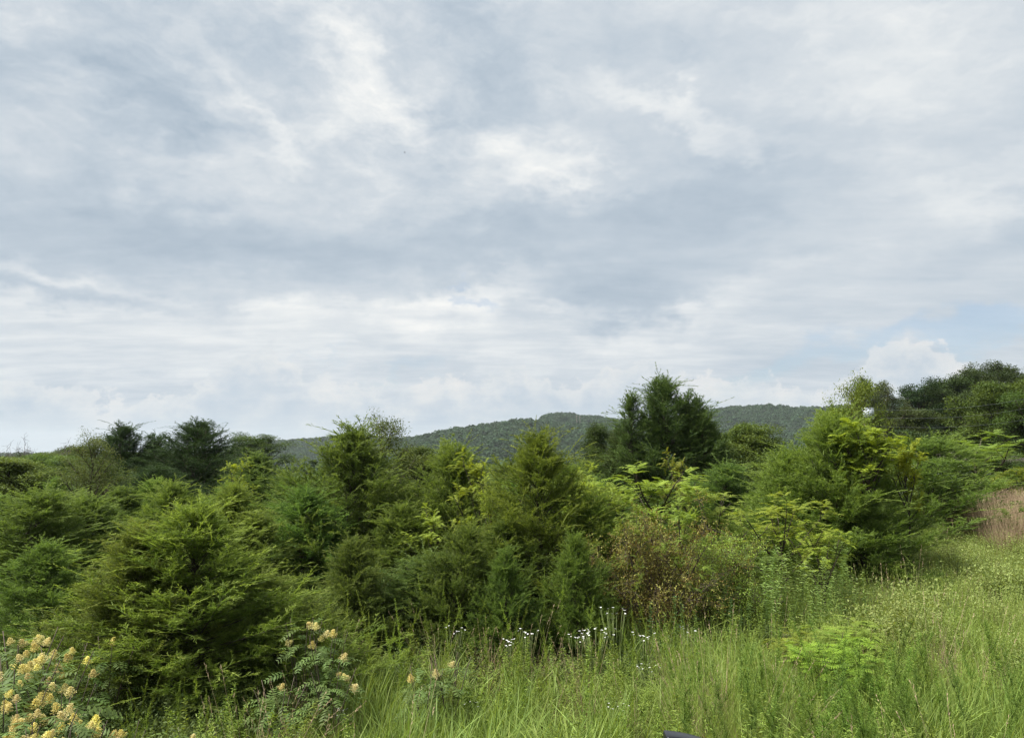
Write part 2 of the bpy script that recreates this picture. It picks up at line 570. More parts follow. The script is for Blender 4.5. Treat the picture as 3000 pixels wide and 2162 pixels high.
def grow_cedar(rg, tr, fo, o, H, Rad, nprim, fine, rise, shoots, sc, low=0.02, power=0.72):
    """one leader of a cedar standing at o: trunk, whorls of branches, twigs, sprays and scale-leaf branchlets"""
    k = 9
    tz = np.linspace(0, 1, k)
    lean = rg.normal(size=2) * 0.03 * H
    tp = np.stack([lean[0] * tz + rg.normal(size=k) * 0.008 * H, lean[1] * tz + rg.normal(size=k) * 0.008 * H, tz * H * 0.93], -1)
    tp[0, :2] = 0
    tr.tube(tp + o, 0.011 * H * (1 - tz * 0.95), 6)
    ph = rg.uniform(0, 6.28, 4)
    P2, D2, L2, T2 = [], [], [], []
    for b in range(nprim):
        t = low + (0.97 - low) * ((b + rg.uniform()) / nprim) ** 0.92
        a = b * 2.39996 + rg.normal() * 0.5
        lobe = 1 + 0.20 * math.sin(2 * a + ph[0] + 5 * t) + 0.14 * math.sin(3 * a + ph[1] - 9 * t) + 0.10 * math.sin(14 * t + ph[2])
        e = R(21 + 42 * t + rise + rg.normal() * 10)
        Ls = np.linspace(0.02, 1.3, 60) * Rad
        zt = (t * H * 0.93 + Ls * (math.sin(e) + 0.18)) / H       # the tip stays under a pointed, lobed cone
        env = Rad * np.clip(1 - zt, 0, 1) ** power * lobe * (0.80 + 0.20 * np.clip(zt / 0.15, 0, 1)) + 0.012 * H
        ok = (Ls * math.cos(e) <= env) & (zt <= 1.0)
        L = (Ls[ok][-1] if ok.any() else Ls[0]) * rg.uniform(0.72, 1.10)
        d0 = np.array([math.cos(a) * math.cos(e), math.sin(a) * math.cos(e), math.sin(e)])
        p0 = np.array([np.interp(t, tz, tp[:, 0]), np.interp(t, tz, tp[:, 1]), t * H * 0.93])
        up = 0.20 * L
        s_ = np.linspace(0, 1, 6)
        path = p0 + d0 * (L * s_)[:, None] + UP * (up * s_ ** 2)[:, None]
        tr.tube(path + o, 0.0026 * H * (0.4 + 0.6 * min(1, L / Rad)) * (1 - 0.88 * s_), 3)
        n2 = max(6, int(L / (0.040 * sc) * fine))
        s2 = rg.uniform(0.02, 1, n2) ** 0.6
        pp = p0 + d0 * (L * s2)[:, None] + UP * (up * s2 ** 2)[:, None]
        tang = unit(d0 * L + UP * (2 * up * s2)[:, None])
        sd = unit(np.cross(tang, UP))
        sgn = rg.choice([-1, 1], n2)
        dd = unit(tang * rg.uniform(0.4, 1.0, n2)[:, None] + sd * (sgn * rg.uniform(0.0, 0.45, n2))[:, None] + rnd_unit(rg, n2) * 0.55 + UP * rg.uniform(0.15, 0.75, n2)[:, None])
        l2 = (0.12 * sc + 0.24 * L * (1.05 - s2) * rg.uniform(0.5, 1.2, n2)) * rg.uniform(0.55, 1.25, n2)
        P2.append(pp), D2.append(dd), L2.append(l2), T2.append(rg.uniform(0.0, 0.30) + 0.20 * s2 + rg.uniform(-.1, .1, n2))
        ne = rg.poisson(shoots * 2.8)     # long thin young shoots breaking the outline
        if ne:
            se = rg.uniform(0.55, 1.0, ne)
            P2.append(p0 + d0 * (L * se)[:, None] + UP * (up * se ** 2)[:, None])
            D2.append(unit(d0[None] + UP * rg.uniform(0.1, 1.0, ne)[:, None] + rg.normal(size=(ne, 3)) * 0.35))
            L2.append(rg.uniform(0.18, 0.42, ne) * sc)
            T2.append(rg.uniform(0.62, 0.85, ne))
    q = 12
    P2.append(np.repeat(tp[-1:], q, 0) - UP * (rg.uniform(0, 1, q) ** 2 * 0.16 * H)[:, None])
    D2.append(unit(np.repeat(UP[None], q, 0) + rg.normal(size=(q, 3)) * 0.16))
    L2.append(rg.uniform(0.03, 0.07, q) * H)
    T2.append(np.full(q, 0.6))
    P2, D2, L2, T2 = np.concatenate(P2), np.concatenate(D2), np.concatenate(L2), np.concatenate(T2)
    P2 = P2 + o
    young = T2 > 0.6
    bend2 = UP * (rg.normal(0.02, 0.12, len(L2)) * L2)[:, None]
    bend2[young] += (rg.normal(size=(young.sum(), 3)) * 0.25 - UP * 0.20) * L2[young][:, None]
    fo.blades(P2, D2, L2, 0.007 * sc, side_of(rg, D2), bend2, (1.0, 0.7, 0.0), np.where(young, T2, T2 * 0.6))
    n3 = np.maximum(4, (L2 / np.where(young, 0.022, 0.0140) / sc * fine).astype(int))
    idx = np.repeat(np.arange(len(L2)), n3)
    s3 = np.sqrt(rg.uniform(0.01, 1, len(idx)))
    P3 = P2[idx] + D2[idx] * (L2[idx] * s3)[:, None] + bend2[idx] * (s3 ** 2)[:, None]
    D3 = unit(D2[idx] * np.where(young[idx], 1.3, 1.0)[:, None] + 2 * bend2[idx] / L2[idx][:, None] * s3[:, None] + rnd_unit(rg, len(idx)) * 0.62)
    L3 = rg.uniform(0.035, 0.095, len(idx)) * sc * (1.2 - 0.65 * s3) * np.where(young[idx], 0.75, 1.0)
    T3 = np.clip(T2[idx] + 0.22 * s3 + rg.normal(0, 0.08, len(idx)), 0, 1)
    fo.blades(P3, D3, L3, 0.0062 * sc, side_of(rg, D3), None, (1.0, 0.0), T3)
    m4 = 3
    id4 = np.repeat(np.arange(len(idx)), m4)
    s4 = rg.uniform(0.1, 0.95, len(id4))
    P4 = P3[id4] + D3[id4] * (L3[id4] * s4)[:, None]
    D4 = unit(D3[id4] + rnd_unit(rg, len(id4)) * 0.55)
    fo.blades(P4, D4, rg.uniform(0.014, 0.034, len(id4)) * sc, 0.0056 * sc, side_of(rg, D4), None, (1.0, 0.0), np.clip(T3[id4] + 0.06, 0, 1))


def cedar_proto(seed, H=3.0, Rad=1.0, nprim=150, mat='cedar', fine=1.0, rise=0.0, shoots=0.5, sc=1.0, leaders=(), power=0.72):
    rg = np.random.default_rng(seed)
    tr, fo = MB(), MB()
    grow_cedar(rg, tr, fo, np.zeros(3), H, Rad, nprim, fine, rise, shoots, sc, 0.02, power)
    for (x_, y_, h_, r_, n_) in leaders:
        grow_cedar(rg, tr, fo, np.array([x_, y_, 0.0]), h_, r_, n_, fine, rise, shoots, sc, 0.45, 0.8)
    v = np.concatenate(fo.v)
    return dict(H=np.max(v[:, 2]) - 0.02 * H, R=np.percentile(np.hypot(v[:, 0], v[:, 1]), 97),
                parts=[('trunk', tr.mesh('cedar_trunk', M['bark'])), ('crown', fo.mesh('cedar_crown', M[mat]))])


def skeleton(rg, H, Rad, limbs, start=0.18, depth=2, spread=1.0, shape=0.5, tips=(0.45, 0.75, 1.0)):
    """trunk and limbs; returns wood mesh builder and twig end points with directions"""
    tr = MB()
    k = 8
    tz = np.linspace(0, 1, k)
    tp = np.stack([np.cumsum(rg.normal(size=k)) * 0.018 * H, np.cumsum(rg.normal(size=k)) * 0.018 * H, tz * H * 0.86], -1)
    tp[:, :2] -= tp[0, :2]
    tr.tube(tp, 0.020 * H * (1 - 0.88 * tz), 6)
    ends, dirs = [], []
    for b in range(limbs):
        t = start + (0.97 - start) * (b + rg.uniform()) / limbs
        a = b * 2.39996 + rg.normal() * 0.5
        prof = math.sin(math.pi * min(1, max(0.12, (t - start * 0.6) / (1.06 - start * 0.6))) ** shape) ** 0.7
        L = Rad * prof * rg.uniform(0.50, 1.22) + 0.04 * H
        e = R(18 + 45 * t + rg.normal() * 10)
        d0 = np.array([math.cos(a) * math.cos(e), math.sin(a) * math.cos(e), math.sin(e)])
        p0 = np.array([np.interp(t * 0.86, tz * 0.86, tp[:, i]) for i in range(3)])
        p0[2] = t * H * 0.86
        s_ = np.linspace(0, 1, 5)
        path = p0 + d0 * (L * s_)[:, None] + UP * (0.15 * L * s_ ** 2)[:, None] + np.cumsum(rg.normal(size=(5, 3)) * 0.03 * L, 0) * s_[:, None]
        r0 = 0.009 * H * (0.4 + 0.6 * L / Rad)
        tr.tube(path, r0 * (1 - 0.8 * s_), 4)
        ns = 6 if depth > 1 else 3
        for c in range(ns):
            sb = 0.25 + 0.75 * (c + rg.uniform()) / ns
            q0 = np.array([np.interp(sb, s_, path[:, i]) for i in range(3)])
            dd = unit(d0 * 0.6 + rnd_unit(rg, 1)[0] * 0.8 + UP * 0.25)
            l2 = L * 0.42 * (1.25 - sb) + 0.05 * H
            p2 = q0 + dd * (l2 * s_)[:, None] + rg.normal(size=(5, 3)) * 0.02 * l2
            tr.tube(p2, r0 * 0.4 * (1 - 0.8 * s_), 3)
            for e_ in tips:
                ends.append(q0 + dd * l2 * e_), dirs.append(dd)
        ends.append(path[-1]), dirs.append(d0)
    ends.append(tp[-1]), dirs.append(UP)
    ends.append(tp[-1] + UP * 0.06 * H), dirs.append(UP)
    return tr, np.array(ends), unit(np.array(dirs))


def decid_proto(seed, H=6.0, Rad=2.2, limbs=16, leaves=62, leaf=0.11, clump=0.34, mat='decid', bark='bark', start=0.16, shape=0.6, narrow=0.5, tips=(0.45, 0.75, 1.0), flat=0.62):
    rg = np.random.default_rng(seed)
    tr, E, Dv = skeleton(rg, H, Rad, limbs, start, 2, 1.0, shape, tips)
    fo = MB()
    rc = rg.uniform(0.55, 1.5, len(E))
    idx = np.repeat(np.arange(len(E)), rg.poisson(leaves * rc ** 1.8))
    off = rnd_unit(rg, len(idx)) * (rg.uniform(0, 1, len(idx)) ** 0.45 * 1.75)[:, None] * (clump * rc[idx])[:, None] * np.array([1, 1, flat])
    P = E[idx] + off
    Dl = unit(Dv[idx] * 0.5 + rnd_unit(rg, len(idx)) + unit(off) * 0.4 - UP * 0.15)
    S = unit(np.cross(Dl, unit(UP + rnd_unit(rg, len(idx)) * 0.75)))
    clump_t = rg.uniform(0.1, 0.7, len(E))
    T = np.clip(clump_t[idx] + rg.normal(0, 0.16, len(idx)), 0, 1)
    L = leaf * rg.uniform(0.6, 1.2, len(idx))
    fo.blades(P, Dl, L, L * narrow, S, -UP * (0.15 * L)[:, None], (0.25, 1.0, 0.0), T, (0, 0.45, 1.0))
    zmax = (np.percentile(P[:, 2], 99.7))
    rmax = np.percentile(np.hypot(P[:, 0], P[:, 1]), 97)
    return dict(H=zmax, R=rmax, parts=[('trunk', tr.mesh('tree_trunk', M[bark])), ('crown', fo.mesh('tree_crown', M[mat]))])


def add_fronds(mb_, rg, P, Dv, L, pairs=9, leaf=0.05, width=0.4, tint=0.5, droop=0.35, rachis=True):
    """pinnate leaves: a rachis with opposite leaflets"""
    N = len(P)
    S = unit(np.cross(Dv, unit(UP[None] + rnd_unit(rg, N) * 0.35)))
    bend = -UP * (droop * L)[:, None]
    if rachis:
        mb_.blades(P, Dv, L, 0.006, S, bend, (1.0, 0.6, 0.0), tint)
    u = (np.arange(pairs) + 0.9) / pairs * 0.97
    size = np.sin(np.pi * np.clip(u * 0.72 + 0.16, 0, 1)) ** 0.6
    ii = np.repeat(np.arange(N), pairs * 2)
    uu = np.tile(np.repeat(u, 2), N)
    sg = np.tile(np.array([1, -1]), N * pairs)
    ss = np.tile(np.repeat(size, 2), N)
    base = P[ii] + Dv[ii] * (L[ii] * uu)[:, None] + bend[ii] * (uu ** 2)[:, None]
    tang = unit(Dv[ii] * L[ii][:, None] + 2 * bend[ii] * uu[:, None])
    dl = unit(tang * 0.45 + S[ii] * sg[:, None] - UP * rg.uniform(0.0, 0.5, len(ii))[:, None])
    ls = leaf * ss * rg.uniform(0.85, 1.15, len(ii)) * np.broadcast_to(np.asarray(L / np.mean(L)), (N,))[ii]
    s2 = unit(np.cross(dl, np.cross(tang, S[ii]) + rnd_unit(rg, len(ii)) * 0.25))
    tt = np.clip(np.broadcast_to(np.asarray(tint, float), (N,))[ii] + rg.normal(0, 0.10, len(ii)), 0, 1)
    mb_.blades(base, dl, ls, ls * width, s2, None, (0.3, 1.0, 0.0), tt, (0, 0.4, 1.0))


def pinnate_proto(seed, H=2.6, Rad=1.0, limbs=8, start=0.35, frond=0.26, per=4, pairs=9, leaf=0.055, width=0.38, mat='sumac', flat=0.3, bark='bark', fill=1.0):
    rg = np.random.default_rng(seed)
    tr, E, Dv = skeleton(rg, H, Rad, limbs, start, 1, 1.0, 0.75)
    fo = MB()
    idx = np.repeat(np.arange(len(E)), np.maximum(1, rg.poisson(per * fill, len(E))))
    a = rg.uniform(0, 6.283, len(idx))
    out = np.stack([np.cos(a), np.sin(a), rg.normal(flat, 0.25, len(idx))], -1)
    Dl = unit(Dv[idx] * 0.55 + out)
    L = frond * rg.uniform(0.7, 1.2, len(idx))
    tz = np.clip((E[:, 2] / H) * 0.35 + rg.uniform(0.1, 0.6, len(E)), 0, 1)
    add_fronds(fo, rg, E[idx] + rg.normal(size=(len(idx), 3)) * 0.03, Dl, L, pairs, leaf, width, tz[idx])
    v = np.concatenate(fo.v)
    return dict(H=np.percentile(v[:, 2], 99.8), R=np.percentile(np.hypot(v[:, 0], v[:, 1]), 97),
                parts=[('trunk', tr.mesh('sapling_trunk', M[bark])), ('crown', fo.mesh('sapling_crown', M[mat]))])


def brown_bush_proto(seed, H=2.0, Rad=1.0):
    rg = np.random.default_rng(seed)
    tr = MB()
    fo = MB()
    E = []
    for b in range(46):
        a = rg.uniform(0, 6.283)
        e = R(rg.uniform(35, 85))
        L = H * rg.uniform(0.7, 1.05)
        d0 = np.array([math.cos(a) * math.cos(e) * Rad / H * 1.5, math.sin(a) * math.cos(e) * Rad / H * 1.5, math.sin(e)])
        s_ = np.linspace(0, 1, 6)
        path = d0 * (L * s_)[:, None] + np.array([math.cos(a), math.sin(a), -0.5]) * (0.15 * L * s_ ** 2)[:, None] + np.cumsum(rg.normal(size=(6, 3)) * 0.02, 0)
        tr.tube(path, 0.009 * (1 - 0.8 * s_), 3)
        for c in range(11):
            sb = rg.uniform(0.2, 1)
            q0 = np.array([np.interp(sb, s_, path[:, i]) for i in range(3)])
            dd = unit(d0 * 0.5 + rnd_unit(rg, 1)[0])
            l2 = rg.uniform(0.12, 0.4)
            p2 = q0 + dd * (l2 * s_)[:, None] + rg.normal(size=(6, 3)) * 0.012
            tr.tube(p2, 0.0035 * (1 - 0.7 * s_), 3)
            for _ in range(5):
                d3 = unit(dd * 0.5 + rnd_unit(rg, 1)[0])
                q = p2[rg.integers(1, 6)]
                tr.tube(np.stack([q, q + d3 * 0.09, q + d3 * 0.17 + rg.normal(size=3) * 0.015]), 0.002, 3)
                E.append(q + d3 * 0.12)
    E = np.array(E)
    keep = rg.uniform(size=len(E)) < np.where(E[:, 2] > 0.7 * H, 1.0, 0.8)
    E = E[keep]
    ct = rg.uniform(0, 1, len(E))
    idx = np.repeat(np.arange(len(E)), 12)
    P = E[idx] + rg.normal(size=(len(idx), 3)) * 0.05
    Dl = rnd_unit(rg, len(idx))
    fo.blades(P, Dl, rg.uniform(0.020, 0.046, len(idx)), 0.019, side_of(rg, Dl), None, (0.3, 1.0, 0.0), np.clip(ct[idx] + rg.normal(0, .2, len(idx)), 0, 1), (0, .45, 1))
    return dict(H=H * 1.05, R=Rad * 1.05, parts=[('branches', tr.mesh('bush_branches', M['twig'])), ('foliage', fo.mesh('bush_foliage', M['brown']))])


def weed_mesh(seed, H=1.1, step=0.010, leaf=0.055, lw=0.007, taper=0.8, plume=0, droop=0.0, mat='weed', upright=0.75, lean=0.12):
    """an upright stem clothed in narrow leaves; plume = number of feathery side shoots"""
    rg = np.random.default_rng(seed)
    m_ = MB()
    a0 = rg.uniform(0, 6.28)
    ld = np.array([math.cos(a0), math.sin(a0), 0]) * lean * H

    def stem(p0, d, L, bend, st, lf, t0):
        n = max(6, int(L / st))
        u = np.linspace(0.06, 1, n)
        P = p0 + d * (L * u)[:, None] + bend * (u ** 2)[:, None]
        an = np.arange(n) * 2.4 + rg.normal(size=n) * 0.3
        ref = unit(np.cross(d, [0.3, 0.9, 0.1]))
        ref2 = np.cross(d, ref)
        out = ref * np.cos(an)[:, None] + ref2 * np.sin(an)[:, None]
        Dl = unit(out + (unit(d * L + bend)) * rg.uniform(upright - 0.2, upright + 0.3, n)[:, None])
        l = lf * (1 - taper * u ** 1.6) * rg.uniform(0.75, 1.2, n)
        m_.blades(P, Dl, l, lw * (0.6 + 0.4 * (1 - u)), side_of(rg, Dl), -UP * (droop * l)[:, None], (0.5, 1.0, 0.0), np.clip(t0 + 0.35 * u + rg.normal(0, .1, n), 0, 1), (0, .4, 1))
        k = 7
        uu = np.linspace(0, 1, k)
        m_.tube(p0 + d * (L * uu)[:, None] + bend * (uu ** 2)[:, None], 0.0045 * (1 - 0.8 * uu) * (0.5 + 0.5 * L / H), 3, t0 * 0.5)

    stem(np.zeros(3), UP, H, ld, step, leaf, 0.30)
    for b in range(plume):
        u = rg.uniform(0.25, 0.92)
        a = rg.uniform(0, 6.28)
        stem(UP * H * u + ld * u * u, unit(np.array([math.cos(a) * .55, math.sin(a) * .55, 1])), H * rg.uniform(0.14, 0.30) * (1.2 - u), np.zeros(3), step * 1.1, leaf * 0.7, 0.35)
    return m_.mesh('weed', M[mat])


def grass_mesh(seed, n=26, H=0.6, W=0.008, spread=0.09, arch=0.5, mat='grass', tmin=0.1, tmax=0.8, seedheads=0):
    rg = np.random.default_rng(seed)
    m_ = MB()
    P = np.concatenate([rg.normal(size=(n, 2)) * spread, np.zeros((n, 1))], 1)
    a = rg.uniform(0, 6.283, n)
    h = H * rg.uniform(0.45, 1.1, n)
    o = np.stack([np.cos(a), np.sin(a), np.zeros(n)], -1)
    Dv = unit(UP[None] + o * rg.uniform(0.02, 0.35, n)[:, None])
    ar = arch * rg.uniform(0.1, 1.3, n)
    bend = o * (h * ar)[:, None] - UP * (h * ar * 0.55)[:, None]
    S = unit(np.cross(Dv, o + rnd_unit(rg, n) * 0.5))
    m_.blades(P, Dv, h, W * rg.uniform(0.6, 1.3, n), S, bend, (0.9, 1.0, 0.8, 0.5, 0.0), rg.uniform(tmin, tmax, n))
    if seedheads:
        k = seedheads
        P = np.concatenate([rg.normal(size=(k, 2)) * spread, np.zeros((k, 1))], 1)
        Dv = unit(UP[None] + rg.normal(size=(k, 3)) * 0.12)
        hh = H * rg.uniform(1.0, 1.5, k)
        m_.blades(P, Dv, hh, 0.003, side_of(rg, Dv), None, (1, .8, .5), 0.9)
        tip = P + Dv * hh[:, None]
        ii = np.repeat(np.arange(k), 10)
        Pt = tip[ii] - Dv[ii] * rg.uniform(0, 0.16, len(ii))[:, None]
        Dl = unit(Dv[ii] + rnd_unit(rg, len(ii)) * 0.5)
        m_.blades(Pt, Dl, rg.uniform(.015, .04, len(ii)), 0.005, side_of(rg, Dl), None, (.6, 1, 0), 1.0)
    return m_.mesh('grass_clump', M[mat])


def bushlet_mesh(seed, H=0.7, n=420, mat='bushlet', leaf=0.028):
    """many thin stems set with small oval leaves"""
    rg = np.random.default_rng(seed)
    m_ = MB()
    k = 13
    a = rg.uniform(0, 6.283, k)
    Dv = unit(np.stack([np.cos(a) * .45, np.sin(a) * .45, np.full(k, 1.0)], -1) * np.array([1, 1, 1]) + rg.normal(size=(k, 3)) * 0.15)
    L = H * rg.uniform(0.6, 1.1, k)
    m_.blades(np.zeros((k, 3)) + rg.normal(size=(k, 3)) * np.array([.06, .06, 0]), Dv, L, 0.006, side_of(rg, Dv), None, (1, .7, .3), 0.1)
    ii = rg.integers(0, k, n)
    u = np.sqrt(rg.uniform(0.03, 1, n))
    P = Dv[ii] * (L[ii] * u)[:, None] + rg.normal(size=(n, 3)) * 0.045
    Dl = unit(rnd_unit(rg, n) + UP * 0.3)
    l = leaf * rg.uniform(0.6, 1.3, n)
    m_.blades(P, Dl, l, l * 0.55, unit(np.cross(Dl, unit(UP + rnd_unit(rg, n) * 0.7))), None, (0.35, 1, 0), np.clip(0.2 + 0.5 * u + rg.normal(0, .18, n), 0, 1), (0, .45, 1))
    return m_.mesh('bushlet', M[mat])


def place(name, proto, px, top, D, wpx, label, cat, group=None, rot=None, color=(1, 1, 1), sink=0.0):
    """stand a plant on the ground so that its tip shows at (px, top) and its crown is wpx wide"""
    p = at(px, top, D)
    z = gz(p[0], p[1]) - sink
    o = thing(name, (p[0], p[1], z), label, cat, group)
    sz = max(0.2, (p[2] - z)) / proto['H']
    sx = (wpx / F * D) / (2 * proto['R'])
    o.scale = (sx, sx, sz)
    o.rotation_euler = (0, 0, rng.uniform(0, 6.28) if rot is None else rot)
    for n_, me in proto['parts']:
        c = link(n_, me, o)
        c.color = (*color, 1)
    return o


rng = random.Random(7)


def zone(px):
    for lim, txt in ((350, 'near the left edge'), (720, 'under the dark skyline pair'), (1000, 'left of the small leaved tree'), (1350, 'behind the tall wispy cedar'), (1800, 'behind the big olive cedar'),
                     (2150, 'around the tallest dark cedar'), (2450, 'left of the large right hand cedar'), (9999, 'near the right wood')):
        if px < lim:
            return txt


def spot(px):
    for lim, txt in ((500, 'left of the first lone sumac sprig'), (900, 'below the short front cedar'), (1250, 'beside the sumac heads in the weeds'), (1480, 'around the tan dry tufts'), (1720, 'left of the reddish dry tuft'),
                     (2060, 'above the black rail'), (2300, 'left of the bright flat topped sapling'), (2440, 'under the left half of the bright flat topped sapling'), (2600, 'under the right half of the bright flat topped sapling'), (9999, 'right of the bright flat topped sapling')):
        if px < lim:
            return txt



# ------------------------------------------------------------------ stuff scattered with geometry nodes
PROTO_COL = []


def scatter(name, pts, rots, scales, meshes, label=None, kind='stuff', cat=None):
    me = bpy.data.meshes.new(name)
    me.vertices.add(len(pts))
    me.vertices.foreach_set('co', np.asarray(pts, np.float32).ravel())
    for nm, typ, arr in (('rot', 'FLOAT_VECTOR', rots), ('scl', 'FLOAT_VECTOR', scales)):
        a = me.attributes.new(nm, typ, 'POINT')
        a.data.foreach_set('vector', np.asarray(arr, np.float32).ravel())
    a = me.attributes.new('idx', 'INT', 'POINT')
    a.data.foreach_set('value', np.random.default_rng(len(pts)).integers(0, len(meshes), len(pts)).astype(np.int32))
    o = link(name, me)
    ng = bpy.data.node_groups.new(name + '_nodes', 'GeometryNodeTree')
    ng.interface.new_socket('Geometry', in_out='INPUT', socket_type='NodeSocketGeometry')
    ng.interface.new_socket('Geometry', in_out='OUTPUT', socket_type='NodeSocketGeometry')
    N = ng.nodes.new
    gi, go = N('NodeGroupInput'), N('NodeGroupOutput')
    iop = N('GeometryNodeInstanceOnPoints')
    jg = N('GeometryNodeJoinGeometry')
    for m_ in meshes:
        po = bpy.data.objects.new(name + '_piece', m_)
        PROTO_COL.append(po)
        oi = N('GeometryNodeObjectInfo')
        oi.inputs['Object'].default_value = po
        g2 = N('GeometryNodeGeometryToInstance')
        ng.links.new(oi.outputs['Geometry'], g2.inputs[0])
        ng.links.new(g2.outputs[0], jg.inputs[0])

    def attr(nm, typ):
        nd = N('GeometryNodeInputNamedAttribute')
        nd.data_type = typ
        nd.inputs['Name'].default_value = nm
        return nd.outputs[0]

    ng.links.new(gi.outputs[0], iop.inputs['Points'])
    ng.links.new(jg.outputs[0], iop.inputs['Instance'])
    iop.inputs['Pick Instance'].default_value = True
    ng.links.new(attr('idx', 'INT'), iop.inputs['Instance Index'])
    ng.links.new(attr('rot', 'FLOAT_VECTOR'), iop.inputs['Rotation'])
    ng.links.new(attr('scl', 'FLOAT_VECTOR'), iop.inputs['Scale'])
    ng.links.new(iop.outputs[0], go.inputs[0])
    md = o.modifiers.new('scatter', 'NODES')
    md.node_group = ng
    tag(o, label, cat, None, kind)
    return o


def forest_crown(seed):
    rg = np.random.default_rng(seed)
    n = 330
    m_ = MB()
    d = rnd_unit(rg, n)
    d[:, 2] = np.abs(d[:, 2]) * 1.0 - 0.25
    lob = 1 + 0.22 * np.sin(3 * np.arctan2(d[:, 1], d[:, 0]) + rg.uniform(0, 6)) + 0.15 * np.sin(5 * d[:, 2] + rg.uniform(0, 6) + 2 * d[:, 0])
    P = d * (lob * rg.uniform(0.72, 1.0, n))[:, None] * np.array([3.6, 3.6, 3.9]) + np.array([0, 0, 5.0])
    Dl = unit(np.cross(d, rnd_unit(rg, n)) + d * rg.normal(0, .5, n)[:, None])
    S = unit(np.cross(Dl, d + rnd_unit(rg, n) * 0.6))
    L = rg.uniform(0.6, 1.5, n)
    m_.blades(P - Dl * (L * .5)[:, None], Dl, L, L * 0.8, S, None, (0.4, 1.0, 0.3), np.clip(0.5 + rg.normal(0, .12, n), 0, 1))
    m_.tube(np.array([[0, 0, -1.5], [0, 0, 2.5], [0, 0, 5.0]]), [.25, .2, .1], 4, 0.0)
    return m_.mesh('forest_crown', M['forest'])


rg = np.random.default_rng(11)
# wooded hills and valley: one far-off wood
n = 62000
D = np.sqrt(rg.uniform(190 ** 2, 1500 ** 2, n))
a = rg.uniform(-0.80, 0.80, n)
x, y = D * np.sin(a), D * np.cos(a)
keep = rg.uniform(size=n) < np.where(D > 1250, 0.4, 1.0)
x, y, D = x[keep], y[keep], D[keep]
z = ground_z(x, y)
s = 0.65 + 1.35 * rg.uniform(0, 1, len(x)) ** 1.6
scatter('hill_forest', np.stack([x, y, z], -1), np.stack([np.zeros(len(x)), np.zeros(len(x)), rg.uniform(0, 6.28, len(x))], -1),
        np.stack([s, s, s ** .6 * rg.uniform(0.8, 1.15, len(x))], -1), [forest_crown(50 + i) for i in range(5)], 'dense dark green wood covering the far hills', 'stuff')

